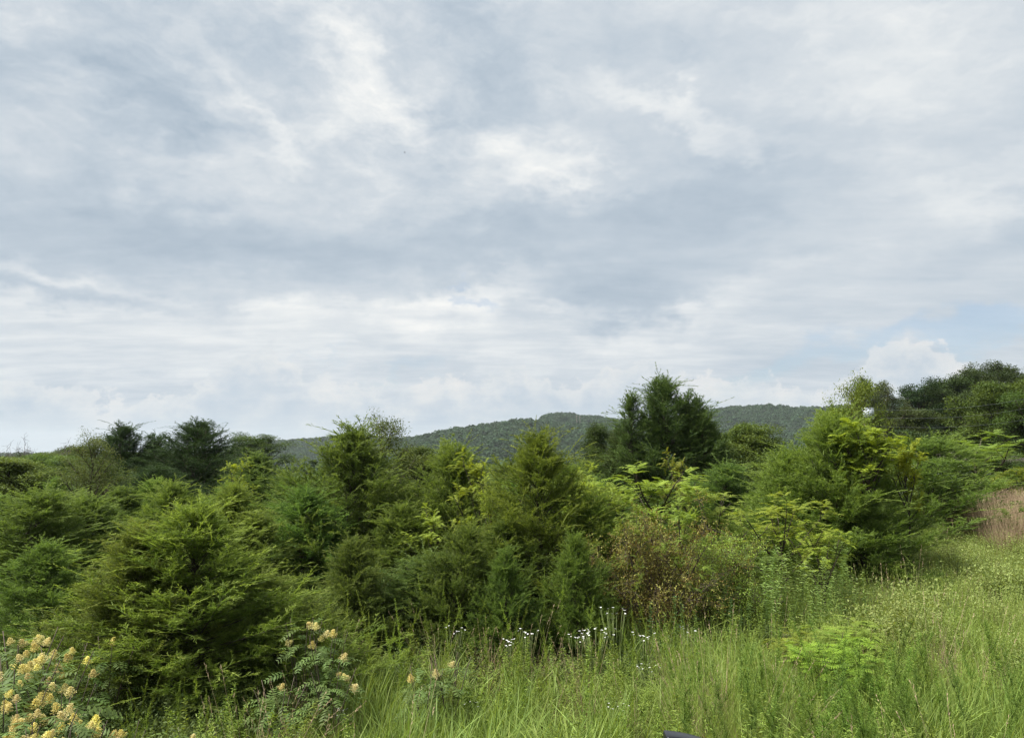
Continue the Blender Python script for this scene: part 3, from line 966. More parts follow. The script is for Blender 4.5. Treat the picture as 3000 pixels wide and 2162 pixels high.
# ------------------------------------------------------------------ cedars
CE = [cedar_proto(1, 3.0, 1.15, 245, power=.95), cedar_proto(2, 3.0, 1.1, 235, rise=6, power=.86), cedar_proto(3, 3.0, 0.95, 235, rise=0), cedar_proto(4, 3.0, 1.15, 230, shoots=0.8, rise=8, power=.9)]
DK = [cedar_proto(7, 5.9, 1.7, 300, 'dark_cedar', 1.0, 8, 0.6, 1.4, [(-.52, -.1, 5.25, .50, 90), (.36, .1, 5.4, .46, 90), (.72, -.2, 5.1, .50, 90)], 0.95),
      cedar_proto(6, 5.4, 2.1, 270, 'dark_cedar', 1.0, 0, 0.4, 1.4, (), 0.8), cedar_proto(7, 5.4, 1.6, 240, 'dark_cedar', 1.0, 4, 0.4, 1.4, [(.6, .2, 5.0, .8, 80)], 0.85)]
CEDARS = [  # px, top, D, width px, proto, tint, label
    (605, 1432, 8.7, 740, CE[0], (1.05, 1.05, .8), 'feathery green cedar with thin leader standing above the yellow flowered sumac'),
    (395, 1505, 8.6, 520, CE[1], (1.0, 1.0, .85), 'low bushy cedar just behind the yellow flower clusters at the left corner'),
    (870, 1640, 9.3, 420, CE[2], (.95, .95, .85), 'short cedar beside yellow sumac flowers between the two biggest front cedars'),
    (50, 1395, 13.0, 520, CE[2], (.85, .95, .9), 'wide blue green cedar cut off by the left edge'),
    (240, 1425, 14.0, 420, CE[3], (.85, .92, .9), 'blue green cedar second from the left edge with arching shoots'),
    (1023, 1212, 14.2, 560, CE[1], (.85, .92, .85), 'tall cedar with wispy leader in front of small leaved tree'),
    (890, 1400, 13.0, 420, CE[0], (.75, .9, .85), 'dark rounded cedar leaning against the tall wispy cedar, on its left'),
    (1315, 1262, 14.6, 420, CE[3], (.85, .88, .75), 'slim cedar with pointed leader next to yellow green sapling'),
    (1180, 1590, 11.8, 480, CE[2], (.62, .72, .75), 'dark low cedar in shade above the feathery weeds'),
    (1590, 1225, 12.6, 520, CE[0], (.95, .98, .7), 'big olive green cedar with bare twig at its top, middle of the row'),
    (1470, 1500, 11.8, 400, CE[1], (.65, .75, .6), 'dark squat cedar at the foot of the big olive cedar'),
    (1740, 1420, 12.4, 300, CE[3], (.8, .88, .65), 'small cedar between the big olive cedar and the withered brown bush'),
    (2420, 1175, 15.8, 540, CE[3], (.84, .88, .70), 'large right hand cedar behind the flat layered sapling'),
    (2310, 1300, 16.5, 400, CE[1], (1.0, 1.02, .8), 'lighter cedar leaning on the left flank of the large right hand cedar'),
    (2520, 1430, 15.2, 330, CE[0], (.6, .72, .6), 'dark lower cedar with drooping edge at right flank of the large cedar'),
    (2668, 1245, 22.5, 520, CE[2], (.85, .9, .85), 'broad shaded cedar with long pointed leader beside the tan grass'),
    (2770, 1400, 26.0, 300, CE[0], (.9, .95, .85), 'low cedar right beside the reddish tan grass'),
    (2080, 1330, 21.0, 330, CE[2], (.7, .85, .85), 'blue green cedar behind the yellow green saplings'),
    (760, 1310, 24.0, 300, CE[1], (.80, .92, 1.05), 'hazy grey green cedar with rounded top left of the centre'),
    (1690, 1330, 20.0, 320, CE[2], (.85, .9, .7), 'cedar half hidden behind the big olive cedar'),
    (700, 1395, 16.0, 330, CE[3], (1.0, 1.05, .85), 'light green cedar behind the feathery front cedar'),
    (500, 1390, 17.0, 340, CE[0], (1.0, 1.0, .85), 'light cedar below the two dark cedars'),
    (1150, 1395, 16.0, 360, CE[3], (.9, .92, .8), 'olive cedar between the wispy cedar and the slim cedar'),
    (2560, 1330, 19.0, 300, CE[1], (.8, .9, .8), 'cedar under the yellow leaved sapling'),
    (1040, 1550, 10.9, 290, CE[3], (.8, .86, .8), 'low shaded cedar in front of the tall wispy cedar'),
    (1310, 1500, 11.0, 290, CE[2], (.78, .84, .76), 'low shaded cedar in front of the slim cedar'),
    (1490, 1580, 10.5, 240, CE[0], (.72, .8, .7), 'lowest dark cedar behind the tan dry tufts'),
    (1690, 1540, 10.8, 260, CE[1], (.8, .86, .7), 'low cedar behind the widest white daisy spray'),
    (1190, 1450, 13.2, 380, CE[0], (.85, .9, .78), 'pointed cedar between the wispy cedar and the pale sapling'),
    (760, 1480, 12.0, 400, CE[1], (.9, .95, .82), 'pointed cedar filling the gap right of the feathery front cedar'),
    (140, 1560, 10.8, 380, CE[0], (.85, .93, .85), 'green cedar behind the left corner sumac bushes'),
]
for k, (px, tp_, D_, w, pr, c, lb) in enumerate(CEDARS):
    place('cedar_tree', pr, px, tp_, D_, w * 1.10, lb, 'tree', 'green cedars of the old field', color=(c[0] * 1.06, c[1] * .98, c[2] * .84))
DARKS = [
    (1940, 1066, 24.0, 400, DK[0], (1.25, 1.25, 1.0), 'tallest dark cedar with three spiky tips against the sky'),
    (1850, 1240, 25.0, 280, DK[1], (1.1, 1.1, .9), 'dark cedar at left shoulder of the tallest dark cedar'),
    (2080, 1230, 25.0, 300, DK[1], (1.2, 1.2, .9), 'dark cedar at right shoulder of the tallest dark cedar'),
    (362, 1232, 32.0, 340, DK[2], (.8, .95, 1.0), 'narrow dark cedar, left one of the dark pair on the skyline'),
    (550, 1218, 31.0, 520, DK[1], (.75, .88, .85), 'broad cone shaped dark cedar, right one of the dark pair on the skyline'),
    (440, 1290, 34.0, 170, DK[2], (.8, .95, 1.0), 'small dark cedar between the dark skyline pair'),
    (460, 1360, 28.0, 420, DK[1], (.65, .75, .7), 'dark shaded cedar filling the gap below the skyline pair'),
]
for (px, tp_, D_, w, pr, c, lb) in DARKS:
    place('dark_cedar', pr, px, tp_, D_, w, lb, 'tree', 'dark cedars on the skyline', rot=0.0 if pr is DK[0] else None, color=c)

# ------------------------------------------------------------------ broad-leaved trees
DE = [decid_proto(21, 6, 2.2, 18, 150, .10, .25, tips=(.6, 1.0)), decid_proto(22, 6, 2.0, 20, 150, .10, .24, tips=(.6, 1.0)), decid_proto(23, 6, 2.6, 20, 150, .10, .26, tips=(.6, 1.0), shape=0.8)]
DD = [decid_proto(24, 9, 2.7, 20, 270, 0.125, 0.38, 'dark_decid', tips=(1.0,), flat=.5), decid_proto(25, 9, 3.0, 22, 270, 0.125, 0.40, 'dark_decid', tips=(1.0,), flat=.5)]
SP = [decid_proto(26, 8, 1.8, 26, 150, 0.10, 0.19, 'dark_decid', narrow=.4, tips=(1.0,), flat=.8, shape=.9), decid_proto(27, 5, 1.4, 20, 34, 0.085, 0.18, 'decid', narrow=.35)]
TREES = [
    ('small_tree', SP[1], 1105, 1212, 19.0, 280, (.95, .95, .85), 'small leaved tree poking above the tall wispy cedar'),
    ('small_tree', DE[0], 1235, 1312, 27, 300, (.95, .95, .75), 'olive bushy tree between the small leaved tree and yellow green sapling'),
    ('small_tree', SP[1], 285, 1268, 21, 210, (1.15, 1.1, 1.0), 'slim pale shrub tree with upright stems left of the dark skyline pair'),
    ('small_tree', DE[1], 60, 1340, 30, 330, (1.1, 1.1, .8), 'bright bushy tree nearest the left edge'),
    ('small_tree', DE[2], 175, 1332, 33, 330, (1.0, 1.05, .8), 'bushy green tree beside the pale slim shrub tree'),
    ('small_tree', DD[0], 215, 1305, 60, 240, (1.0, 1.0, .8), 'dark tree top showing behind the bushy trees at left'),
    ('small_tree', DD[1], 725, 1270, 60, 260, (1.1, 1.1, .8), 'ragged dark oak top right of the skyline pair'),
    ('small_tree', DE[0], 880, 1400, 30, 240, (.9, 1, .85), 'rounded green tree left of the tall wispy cedar'),
    ('small_tree', DE[1], 960, 1378, 34, 200, (1.0, 1.05, .85), 'small green tree tucked behind the tall wispy cedar'),
    ('small_tree', DD[0], 1738, 1245, 29, 170, (1.1, 1.15, .9), 'narrow dark green tree left of the tallest dark cedar'),
    ('small_tree', DE[2], 1800, 1300, 28, 220, (.85, .9, .7), 'low olive tree between the narrow dark tree and tallest dark cedar'),
    ('small_tree', DE[0], 2180, 1243, 30, 330, (.95, .95, .7), 'olive round headed tree right of the tallest dark cedar'),
    ('small_tree', DE[1], 2280, 1300, 38, 250, (1.05, 1.1, .85), 'grey green tree left of the large right hand cedar'),
    ('small_tree', DE[2], 2230, 1380, 24, 300, (1.0, 1.0, .85), 'loose pale green tree under the olive round headed tree'),
    ('small_tree', SP[1], 2465, 1105, 24, 240, (1.35, 1.35, .6), 'tall yellow green tree top above the large right hand cedar'),
    ('small_tree', DE[0], 2435, 1200, 22, 230, (1.3, 1.3, .55), 'lower yellow green crown by the white box'),
    ('sparse_tree', SP[0], 2520, 1108, 40, 120, (1.1, 1.05, 1.0), 'thin leaved tree right of the yellow green tree top'),
    ('sparse_tree', SP[0], 2590, 1122, 42, 190, (1.3, 1.1, 1.2), 'sparse greyish tree with sky showing through'),
    ('background_tree', DD[0], 2640, 1200, 52, 300, (1.0, .92, .7), 'brownish green tree beside the power lines'),
    ('background_tree', DD[1], 2712, 1118, 62, 250, (.45, .58, .55), 'very dark tree at the left end of the tall right wood'),
    ('background_tree', DD[0], 2760, 1105, 64, 270, (.75, .82, .62), 'dark green tree second in the tall right wood'),
    ('background_tree', DD[1], 2810, 1135, 60, 330, (.8, .82, .7), 'full grey green tree in the middle of the tall right wood'),
    ('background_tree', SP[0], 2835, 1085, 66, 260, (.85, .85, .75), 'tall thin crown on the skyline of the right wood'),
    ('background_tree', SP[0], 2893, 1063, 68, 280, (.8, .82, .75), 'highest tree of the right wood with ragged tip'),
    ('background_tree', SP[0], 2975, 1080, 66, 260, (.8, .84, .75), 'ragged tree top at the right edge of the picture'),
    ('background_tree', DD[1], 2930, 1120, 64, 420, (.75, .8, .65), 'wide dark tree behind the bright green right edge tree'),
    ('small_tree', DE[1], 2885, 1122, 46, 290, (.86, .94, .62), 'bright green tree with pale trunk at right'),
    ('small_tree', DE[2], 2995, 1150, 44, 280, (.78, .88, .62), 'fresh green tree cut off by the right edge'),
    ('background_tree', DD[0], 2600, 1260, 48, 300, (.8, .9, .9), 'dark shadowed tree behind the yellow leaved sapling'),
    ('background_tree', DD[1], 2760, 1270, 52, 340, (.9, 1.0, .9), 'dark tree right of the long pointed leader'),
    ('background_tree', DD[0], 3010, 1260, 50, 320, (.9, 1.05, .9), 'dark tree low behind the right edge'),
    ('small_tree', DE[2], 2885, 1316, 35, 210, (.8, .92, .75), 'green bushy tree hiding most of the brown roof'),
    ('small_tree', DE[0], 2985, 1372, 31, 260, (1.9, 1.7, .75), 'rounded golden yellow bush by the grey pillar'),
    ('small_tree', DE[1], 2930, 1455, 27, 330, (.95, 1.0, .85), 'low green shrub under the golden yellow bush'),
    ('small_tree', DE[2], 3040, 1440, 29, 260, (.85, .95, .8), 'green shrub at right edge behind the reddish grass'),
    ('small_tree', SP[1], 330, 1345, 25, 240, (.9, .9, .8), 'thin brushy tree in front of the dark skyline pair'),
]
for (nm, pr, px, tp_, D_, w, c, lb) in TREES:
    place(nm, pr, px, tp_, D_, w, lb, 'tree', 'broad leaved trees', color=c)
# the low wood between the cedars and the hills
for k in range(70):
    D_ = 45 + 130 * rng.random() ** 1.2
    px = -150 + 3000 * (k + rng.random()) / 70
    if px > 2500:
        D_ = 80 + rng.random() * 60
    tp_ = rng.uniform(1372, 1412) if 600 < px < 1050 else rng.uniform(1345, 1385) if 600 < px < 2450 else rng.uniform(1324, 1350)
    v = rng.uniform(.85, 1.2)
    pr = rng.choice(DE + DD[:1] + DD[1:])
    place('wood_tree', pr, px, tp_, D_, rng.uniform(5.0, 8.0) / D_ * F, 'rounded tree of the low far wood, ' + zone(px), 'tree', 'trees of the low wood ' + zone(px), color=(v, v, .85))
# filler cedars among the front rows
for k in range(34):
    px = -120 + 3050 * (k + rng.random()) / 34
    if px > 2600:
        continue
    D_ = rng.uniform(17, 30)
    v = rng.uniform(.75, 1.05)
    place('cedar_tree', rng.choice(CE), px, rng.uniform(1375, 1450), D_, rng.uniform(2.2, 3.4) / D_ * F, 'green cedar crowded in the thicket, ' + zone(px), 'tree', 'thicket cedars ' + zone(px), color=(v, v * 1.04, v * .85))

# ------------------------------------------------------------------ pinnate-leaved saplings
PH = pinnate_proto(35, 3.0, .75, 11, 0.58, .26, 5, 8, .06, .40)
PI = [pinnate_proto(31), pinnate_proto(32, 2.6, 1.2, 9, 0.3, .28, 5), pinnate_proto(33, 2.4, 1.3, 9, 0.45, .26, 4, flat=0.05), pinnate_proto(34, 1.3, .7, 9, 0.45, .26, 2, 9, .055, .36, flat=0.05)]
SAP = [
    (1400, 1310, 13.8, 190, PI[0], (1.08, 1.1, .6), 'yellow green sapling with feather leaves beside the slim cedar'),
    (1440, 1385, 13.4, 170, PI[1], (1.1, 1.15, .7), 'lower feather leaved sapling left of the big olive cedar'),
    (1275, 1475, 12.6, 190, PI[0], (1.05, 1.1, .7), 'pale yellow green sapling in the middle of the cedar row'),
    (1740, 1355, 13.6, 220, PI[1], (1.05, 1.1, .75), 'light green feather leaved sapling on the right of the big olive cedar'),
    (1915, 1355, 14.5, 420, PI[1], (1.0, 1.08, .7), 'large yellow green sapling rising above the withered brown bush'),
    (1800, 1430, 13.8, 260, PI[0], (1.0, 1.1, .75), 'green feather leaved sapling at left of the large yellow green sapling'),
    (2000, 1455, 11.5, 200, PI[0], (.9, 1.0, .75), 'green sapling growing through the right of the withered brown bush'),
    (1850, 1480, 11.4, 150, PI[1], (.85, .95, .7), 'leafy sprig growing through the left of the withered brown bush'),
    (1985, 1310, 15.5, 130, PI[0], (.9, .8, .6), 'thin olive brown sapling in front of the tallest dark cedar'),
    (2080, 1400, 14.8, 300, PI[2], (1.0, 1.1, .8), 'spreading sapling at right of the withered brown bush'),
    (2275, 1435, 13.0, 400, PI[2], (1.08, 1.16, .68), 'flat layered bright sapling in front of the large right hand cedar'),
    (2400, 1520, 12.2, 230, PI[2], (1.1, 1.18, .7), 'lower layered sapling with bare grey stem before the dark cedar'),
    (2120, 1580, 12.6, 330, PI[1], (.75, .85, .85), 'grey green shrub to the right of the withered brown bush'),
    (2560, 1228, 15.3, 230, PH, (1.08, 1.12, .5), 'bright yellow leaved sapling below the white box'),
    (2632, 1285, 15.4, 120, PH, (1.15, 1.12, .45), 'golden leaved sapling next to the bright yellow one'),
    (2850, 1262, 27.0, 440, PI[1], (.72, .85, .68), 'wide green feather leaved tree in front of the house'),
    (2800, 1400, 25.0, 300, PI[1], (.72, .85, .72), 'green feather leaved shrub below the wide feather leaved tree'),
    (2440, 1850, 8.3, 320, PI[3], (.98, 1.28, .7), 'bright green flat topped sapling standing in the grass'),
    (2320, 1840, 9.3, 170, PI[3], (1.0, 1.05, .7), 'small pale sapling left of the bright flat topped sapling'),
    (2480, 1810, 9.8, 260, PI[3], (.95, 1.05, .8), 'thin pale sapling behind the bright flat topped sapling'),
    (690, 1330, 22.0, 120, PI[0], (1.2, 1.3, .6), 'bright green sapling peeping left of the grey green cedar'),
    (300, 1600, 12.0, 260, PI[2], (.9, 1.05, .6), 'flat light green sapling among the blue green cedars'),
]
for (px, tp_, D_, w, pr, c, lb) in SAP:
    place('pinnate_sapling', pr, px, tp_, D_, w, lb, 'sapling', 'feather leaved saplings', color=c)
bb = brown_bush_proto(41)
place('withered_bush', bb, 1915, 1435, 11.8, 350, 'withered brown bush with bare twigs and rusty leaves', 'bush')
place('withered_bush', bb, 2080, 1500, 12.3, 300, 'twiggy greyish bush right of the withered brown bush', 'bush', color=(.95, 1.35, .9))

# ------------------------------------------------------------------ flowering sumac shrubs, lower left
rs = np.random.default_rng(61)


def sumac_leaf(seed):
    m_ = MB()
    q = np.random.default_rng(seed)
    add_fronds(m_, q, np.zeros((1, 3)), np.array([[1.0, 0, 0.25]]) / 1.03, np.array([0.30]), 7, 0.085, 0.36, 0.5, 0.45)
    return m_.mesh('sumac_leaf', M['shrub'])


def panicle(seed):
    q = np.random.default_rng(seed)
    m_ = MB()
    E, Dr = [], []
    for b in range(30):
        t = (b + q.uniform()) / 30
        a_ = b * 2.4
        d_ = unit(np.array([math.cos(a_), math.sin(a_), 0.55]))
        E.append(UP * 0.16 * t), Dr.append(d_ * (0.085 * (1 - t) + 0.018))
    E, Dr = np.array(E), np.array(Dr)
    m_.blades(E, unit(Dr), np.linalg.norm(Dr, axis=1), 0.004, side_of(q, unit(Dr)), None, (1, .4), 0.1)
    ii = np.repeat(np.arange(30), 14)
    P = E[ii] + Dr[ii] * q.uniform(0.25, 1.05, len(ii))[:, None] + q.normal(size=(len(ii), 3)) * 0.006
    Dl = rnd_unit(q, len(ii))
    m_.blades(P, Dl, q.uniform(.008, .016, len(ii)), .011, side_of(q, Dl), None, (.6, 1, .3), q.uniform(0, 1, len(ii)))
    return m_.mesh('panicle', M['flower'])


SL = [sumac_leaf(70 + i) for i in range(4)]
PA = [panicle(80 + i) for i in range(4)]
SHRUBS = [  # px, top py, D, width px, flowers, label
    (60, 1900, 6.6, 260, 4, 'yellow flowering sumac bush at the left edge'),
    (175, 1880, 7.2, 220, 3, 'yellow flowering sumac bush with two heads touching the low cedar'),
    (30, 1985, 6.2, 240, 4, 'yellow flowering sumac bush below the one at the left edge'),
    (190, 1975, 6.5, 200, 3, 'sumac bush with one large olive yellow head under the cedar skirt'),
    (110, 2045, 5.9, 260, 4, 'sumac bush full of pale yellow heads in the lower left'),
    (20, 2090, 5.6, 220, 4, 'yellow sumac bush in the bottom left corner'),
    (215, 2080, 5.8, 220, 4, 'sumac bush with loose yellow heads next to the feathery stem'),
    (130, 2120, 5.5, 220, 3, 'low sumac bush with pinkish yellow heads at the bottom edge'),
    (350, 2110, 6.0, 170, 2, 'small sumac bush with round yellow head at the bottom edge'),
    (565, 2125, 6.6, 150, 1, 'sumac sprig with a single yellow head beside the grass'),
    (70, 1835, 7.4, 260, 3, 'shaded sumac bush with dull yellow heads behind the others'),
    (330, 1850, 7.8, 160, 1, 'sumac sprig half buried in the low bushy cedar'),
    (890, 1790, 8.0, 120, 3, 'yellow sumac heads under the short cedar'),
    (960, 1825, 7.9, 130, 3, 'sumac bush with pale yellow heads beside dark cedar foot'),
    (975, 1935, 7.6, 150, 3, 'sumac bush with lemon yellow heads in the weeds'),
    (1320, 1905, 8.0, 130, 1, 'sumac bush with one bright yellow head among feathery weeds'),
    (1245, 1940, 7.9, 120, 2, 'sumac bush with two small yellow heads among feathery weeds'),
    (820, 1985, 7.4, 170, 1, 'leafy blue green sumac by the cedar foot'),
]
stem_m = MB()
for k in range(5):
    a_ = k * 1.3
    u = np.linspace(0, 1, 5)
    stem_m.tube(np.stack([0.30 * np.cos(a_) * u ** 1.4, 0.30 * np.sin(a_) * u ** 1.4, u * 0.95], -1), 0.010 * (1 - .6 * u), 4)
STEM = stem_m.mesh('sumac_stem', M['twig'])
for (px, tp_, D_, w, nf, lb) in SHRUBS:
    p = at(px, tp_, D_)
    z0 = gz(p[0], p[1])
    h = p[2] - z0
    rad_ = w / F * D_ / 2
    o = thing('sumac_bush', (p[0], p[1], z0), lb, 'shrub', 'yellow flowering sumac bushes')
    st = link('stem', STEM, o)
    st.scale = (rad_ / .34, rad_ / .34, h / 1.02)
    nl = int(16 + 46 * min(1.4, rad_ / 0.38))
    for k in range(nl):
        a_ = rs.uniform(0, 6.283)
        rr = rad_ * math.sqrt(rs.uniform(0.0, 1))
        c = link('leaf', SL[rs.integers(4)], o)
        zz = h * (1 - 0.22 * (rr / rad_) ** 2) - 0.10 - abs(rs.normal()) * 0.22 * h
        c.location = (rr * math.cos(a_) * .75, rr * math.sin(a_) * .75, max(0.1, zz))
        c.rotation_euler = (rs.normal() * .25, rs.normal() * .3 - .05, a_ + rs.normal() * .6)
        s = rs.uniform(.75, 1.15) * (1 if D_ < 7 else .72)
        c.scale = (s, s, s)
        v = rs.uniform(.8, 1.15)
        c.color = (v, v, v * rs.uniform(.85, 1.05), 1)
    nf = nf if nf < 2 else int(nf * (3.6 if px < 400 else 1.5))
    for k in range(nf):
        a_ = rs.uniform(0, 6.283) if nf > 1 else 0
        rr = rad_ * math.sqrt(rs.uniform(0.05, .9)) if nf > 1 else 0
        c = link('flower_cluster', PA[rs.integers(4)], o)
        c.location = (rr * math.cos(a_), rr * math.sin(a_), h * (1 - 0.18 * (rr / rad_) ** 2) - 0.14 + rs.normal() * .02)
        c.rotation_euler = (rs.normal() * .35, rs.normal() * .35, rs.uniform(0, 6))
        s = rs.uniform(.35, .60)
        c.scale = (s * 1.1, s * 1.1, s)
        c.color = (1, rs.uniform(.95, 1.0), rs.uniform(.75, 1.2), 1)

# ------------------------------------------------------------------ weeds one can count
WE = [weed_mesh(90 + i, 1.15, 0.008, .06, .007, .75, 5) for i in range(4)]
FE = [weed_mesh(100 + i, 1.0, 0.006, .055, .005, .5, 22, upright=.5, lean=.2) for i in range(3)]
GO = [weed_mesh(110 + i, 1.3, 0.014, .13, .020, .45, 0, .4, 'golden', .55, .06) for i in range(4)]
rw = random.Random(5)


def weed(name, me, px, py_base, H, label, cat, group, H0, color=(1, 1, 1), lean=0.12):
    d_ = ray(px, py_base)
    D_ = -EYE / (d_[2] / d_[1])
    x_, y_ = d_[0] / d_[1] * D_, D_
    o = link(name, me)
    o.location = (x_, y_, gz(x_, y_))
    s = H / H0
    o.scale = (s, s, s)
    o.rotation_euler = (rw.gauss(0, lean), rw.gauss(0, lean), rw.uniform(0, 6.28))
    o.color = (*color, 1)
    return tag(o, label, cat, group)


for k in range(95):      # upright narrow stems along the foot of the cedars
    px = rw.uniform(700, 2050)
    py = rw.uniform(2030, 2150) if px < 1250 else rw.uniform(1960, 2110)
    v = rw.uniform(.9, 1.25)
    weed('feathery_weed', rw.choice(WE), px, py, rw.uniform(.7, 1.4), 'upright feathery weed stem ' + spot(px), 'weed', 'feathery weeds ' + spot(px), 1.15, (v, v, .8), .2)
for k in range(36):
    px = rw.choice([rw.uniform(250, 720), rw.uniform(380, 720)])
    v = rw.uniform(.9, 1.2)
    weed('feathery_weed', rw.choice(WE), px, rw.uniform(2230, 2400), rw.uniform(.55, .85), 'bright feathery weed at the bottom edge, ' + spot(px), 'weed', 'bottom edge weeds ' + spot(px), 1.15, (v, v * 1.02, .85))
for k in range(110):      # soft fennel-like plants lower right
    px = rw.uniform(1900, 3000) if k < 60 else rw.gauss(2480, 130)
    py = rw.uniform(2080, 2420)
    v = rw.uniform(.85, 1.15)
    weed('fennel_weed', rw.choice(FE), px, py, rw.uniform(.7, 1.25), 'soft plumed weed in the grass ' + spot(px), 'weed', 'plumed weeds ' + spot(px), 1.0, (v * .72, v * .85, .75))
def lance(px):
    return 'before the withered bush' if px < 2200 else 'below the flat layered sapling' if px < 2300 else 'before the large right hand cedar' if px < 2420 else 'at the right foot of the large right hand cedar'


for k in range(80):      # lance-leaved stand before the brown bush
    px = rw.gauss(2270, 110) if k < 55 else rw.uniform(2330, 2560)
    py = rw.uniform(1800, 1930)
    v = rw.uniform(.8, 1.15)
    weed('leafy_weed', rw.choice(GO), px, py, rw.uniform(.95, 1.6), 'tall blue green lance leaved weed ' + lance(px), 'weed', 'lance leaved weeds ' + lance(px), 1.3, (v * 1.15, v * 1.15, v * .8), .15)
for k in range(26):
    px = rw.uniform(1800, 2160)
    weed('leafy_weed', rw.choice(GO), px, rw.uniform(1850, 1960), rw.uniform(.7, 1.1), 'dark leafy weed under the withered brown bush', 'weed', 'leafy weeds under the withered bush', 1.3, (.7, .85, .75), .08)

# white fleabane sprays


def daisy_proto(seed, nf=40, Rr=0.28, H=1.0):
    q = np.random.default_rng(seed)
    st_, fl = MB(), MB()
    a_ = q.uniform(0, 6.28, nf)
    r_ = Rr * np.sqrt(q.uniform(0, 1, nf))
    T = np.stack([r_ * np.cos(a_), r_ * np.sin(a_), H * q.uniform(.87, 1.0, nf)], -1)
    for i_ in range(nf):
        u = np.linspace(0, 1, 4)[:, None]
        base = np.array([T[i_, 0] * .15, T[i_, 1] * .15, 0])
        st_.tube(base * (1 - u) + T[i_] * u - np.array([T[i_, 0], T[i_, 1], 0]) * (.4 * u * (1 - u)), 0.0022, 3)
    k = 9
    ii = np.repeat(np.arange(nf), k)
    an = np.tile(np.arange(k) * 6.283 / k, nf)
    nrm = unit(UP + rnd_unit(q, nf) * .5)
    e1 = unit(np.cross(nrm, [0.2, 1, 0.1]))
    e2 = np.cross(nrm, e1)
    Dl = unit(e1[ii] * np.cos(an)[:, None] + e2[ii] * np.sin(an)[:, None] + nrm[ii] * .25)
    S = unit(np.cross(Dl, nrm[ii]))
    sz = q.uniform(.011, .018, nf)[ii]
    fl.blades(T[ii], Dl, sz, sz * .75, S, None, (.5, 1, .6), 0.6)
    return [('stem', st_.mesh('daisy_stem', M['green_stem'])), ('blossoms', fl.mesh('daisy_blossoms', M['white']))]


DA = [daisy_proto(120, 32, .22), daisy_proto(121, 12, .18), daisy_proto(122, 12, .12)]
DAIS = [(1800, 1775, 11.6, 1, 1.1, 'white daisy spray highest of those in front of the cedars'), (1745, 1835, 11.0, 0, 1.15, 'widest white daisy spray at the foot of the big olive cedar'),
        (1690, 1850, 11.2, 1, .9, 'white daisy spray left of the widest one'), (1545, 1835, 11.4, 1, .9, 'white daisy spray over dark shade under the squat cedar'), (1880, 1845, 10.6, 1, 1.0, 'loose white daisy spray right of the widest one'),
        (1330, 1835, 10.8, 1, 1.0, 'thin white daisy spray by the bright yellow sumac head'), (1490, 1870, 10.4, 2, 1.0, 'small white daisy spray by the dry tufts'), (1900, 1945, 9.2, 1, .9, 'white daisy spray resting on the green grass'),
        (1810, 2060, 8.1, 1, .8, 'white daisy spray low in the lush grass'), (1380, 2055, 8.3, 2, .8, 'few white daisies in grass near the lower middle'),
        (2655, 1590, 20.0, 0, 1.3, 'white daisy spray at the foot of the shaded cedar'), (2775, 1575, 21.0, 0, 1.3, 'white daisy spray at the edge of the reddish grass'), (2010, 1830, 10.8, 2, 1.0, 'few white daisies by the dry stalks'), (1000, 2075, 7.7, 2, .7, 'few white daisies beside feathery stems at lower left')]
for (px, py, D_, v, s, lb) in DAIS:
    D_ = 9.7 if 9.7 < D_ < 12 else D_
    p = at(px, py, D_)
    z0 = gz(p[0], p[1])
    o = thing('daisy_plant', (p[0], p[1], z0), lb, 'flowers', 'white daisies in the grass')
    o.scale = (s, s, max(.3, p[2] - z0))
    o.rotation_euler = (0, 0, rw.uniform(0, 6))
    for n_, me in DA[v]:
        link(n_, me, o)

# dry tufts
DT = [grass_mesh(130 + i, 40, 1.0, .006, .07, .22, 'straw', .1, .9, 6) for i in range(3)]
DRY = [(1440, 1845, 9.8, 1.0, 'tan dry grass tuft under the dark cedars'), (1420, 1880, 9.5, .9, 'tan dry grass tuft leaning at the left of the first'), (1500, 1860, 9.7, .9, 'tan dry grass tuft by the small daisies'),
       (1690, 1880, 9.6, .95, 'reddish dry grass tuft in the middle of the green grass'), (1720, 1910, 9.2, .9, 'dry grass tuft close by the reddish one'), (1975, 1770, 11.3, 1.2, 'tall bare dry stalks below the withered bush'),
       (2290, 1915, 9.0, 1.0, 'brown dry grass tuft left of the bright flat topped sapling'), (2265, 1950, 8.8, .9, 'brown dry grass tuft beneath the small pale sapling'), (2540, 1870, 9.4, 1.0, 'dry grass tuft behind the bright flat topped sapling'),
       (1140, 1950, 9.0, .8, 'thin dry tuft among the feathery weeds'), (2595, 1620, 16.5, 1.2, 'dry grass tuft at the right foot of the large cedar')]
for (px, py, D_, w, lb) in DRY:
    p = at(px, py, D_)
    z0 = gz(p[0], p[1])
    o = link('dry_grass_tuft', rw.choice(DT))
    o.location = (p[0], p[1], z0)
    o.scale = (w, w, max(.4, (p[2] - z0) / 1.2))
    o.rotation_euler = (0, 0, rw.uniform(0, 6))
    o.color = (.9, .85, .8, 1)
    tag(o, lb, 'grass tuft', 'dry grass tufts')

# ------------------------------------------------------------------ grass and ground cover


def frustum_pts(n, d0, d1, pxlo, pxhi, power=1.0, seed=0):
    q = np.random.default_rng(seed)
    D_ = np.sqrt(q.uniform(d0 ** 2, d1 ** 2, n)) if power == 1.0 else d0 + (d1 - d0) * q.uniform(0, 1, n) ** power
    px = q.uniform(pxlo, pxhi, n)
    x_ = (px - 1500) / F * D_ * 1.0
    return x_, D_, px, q


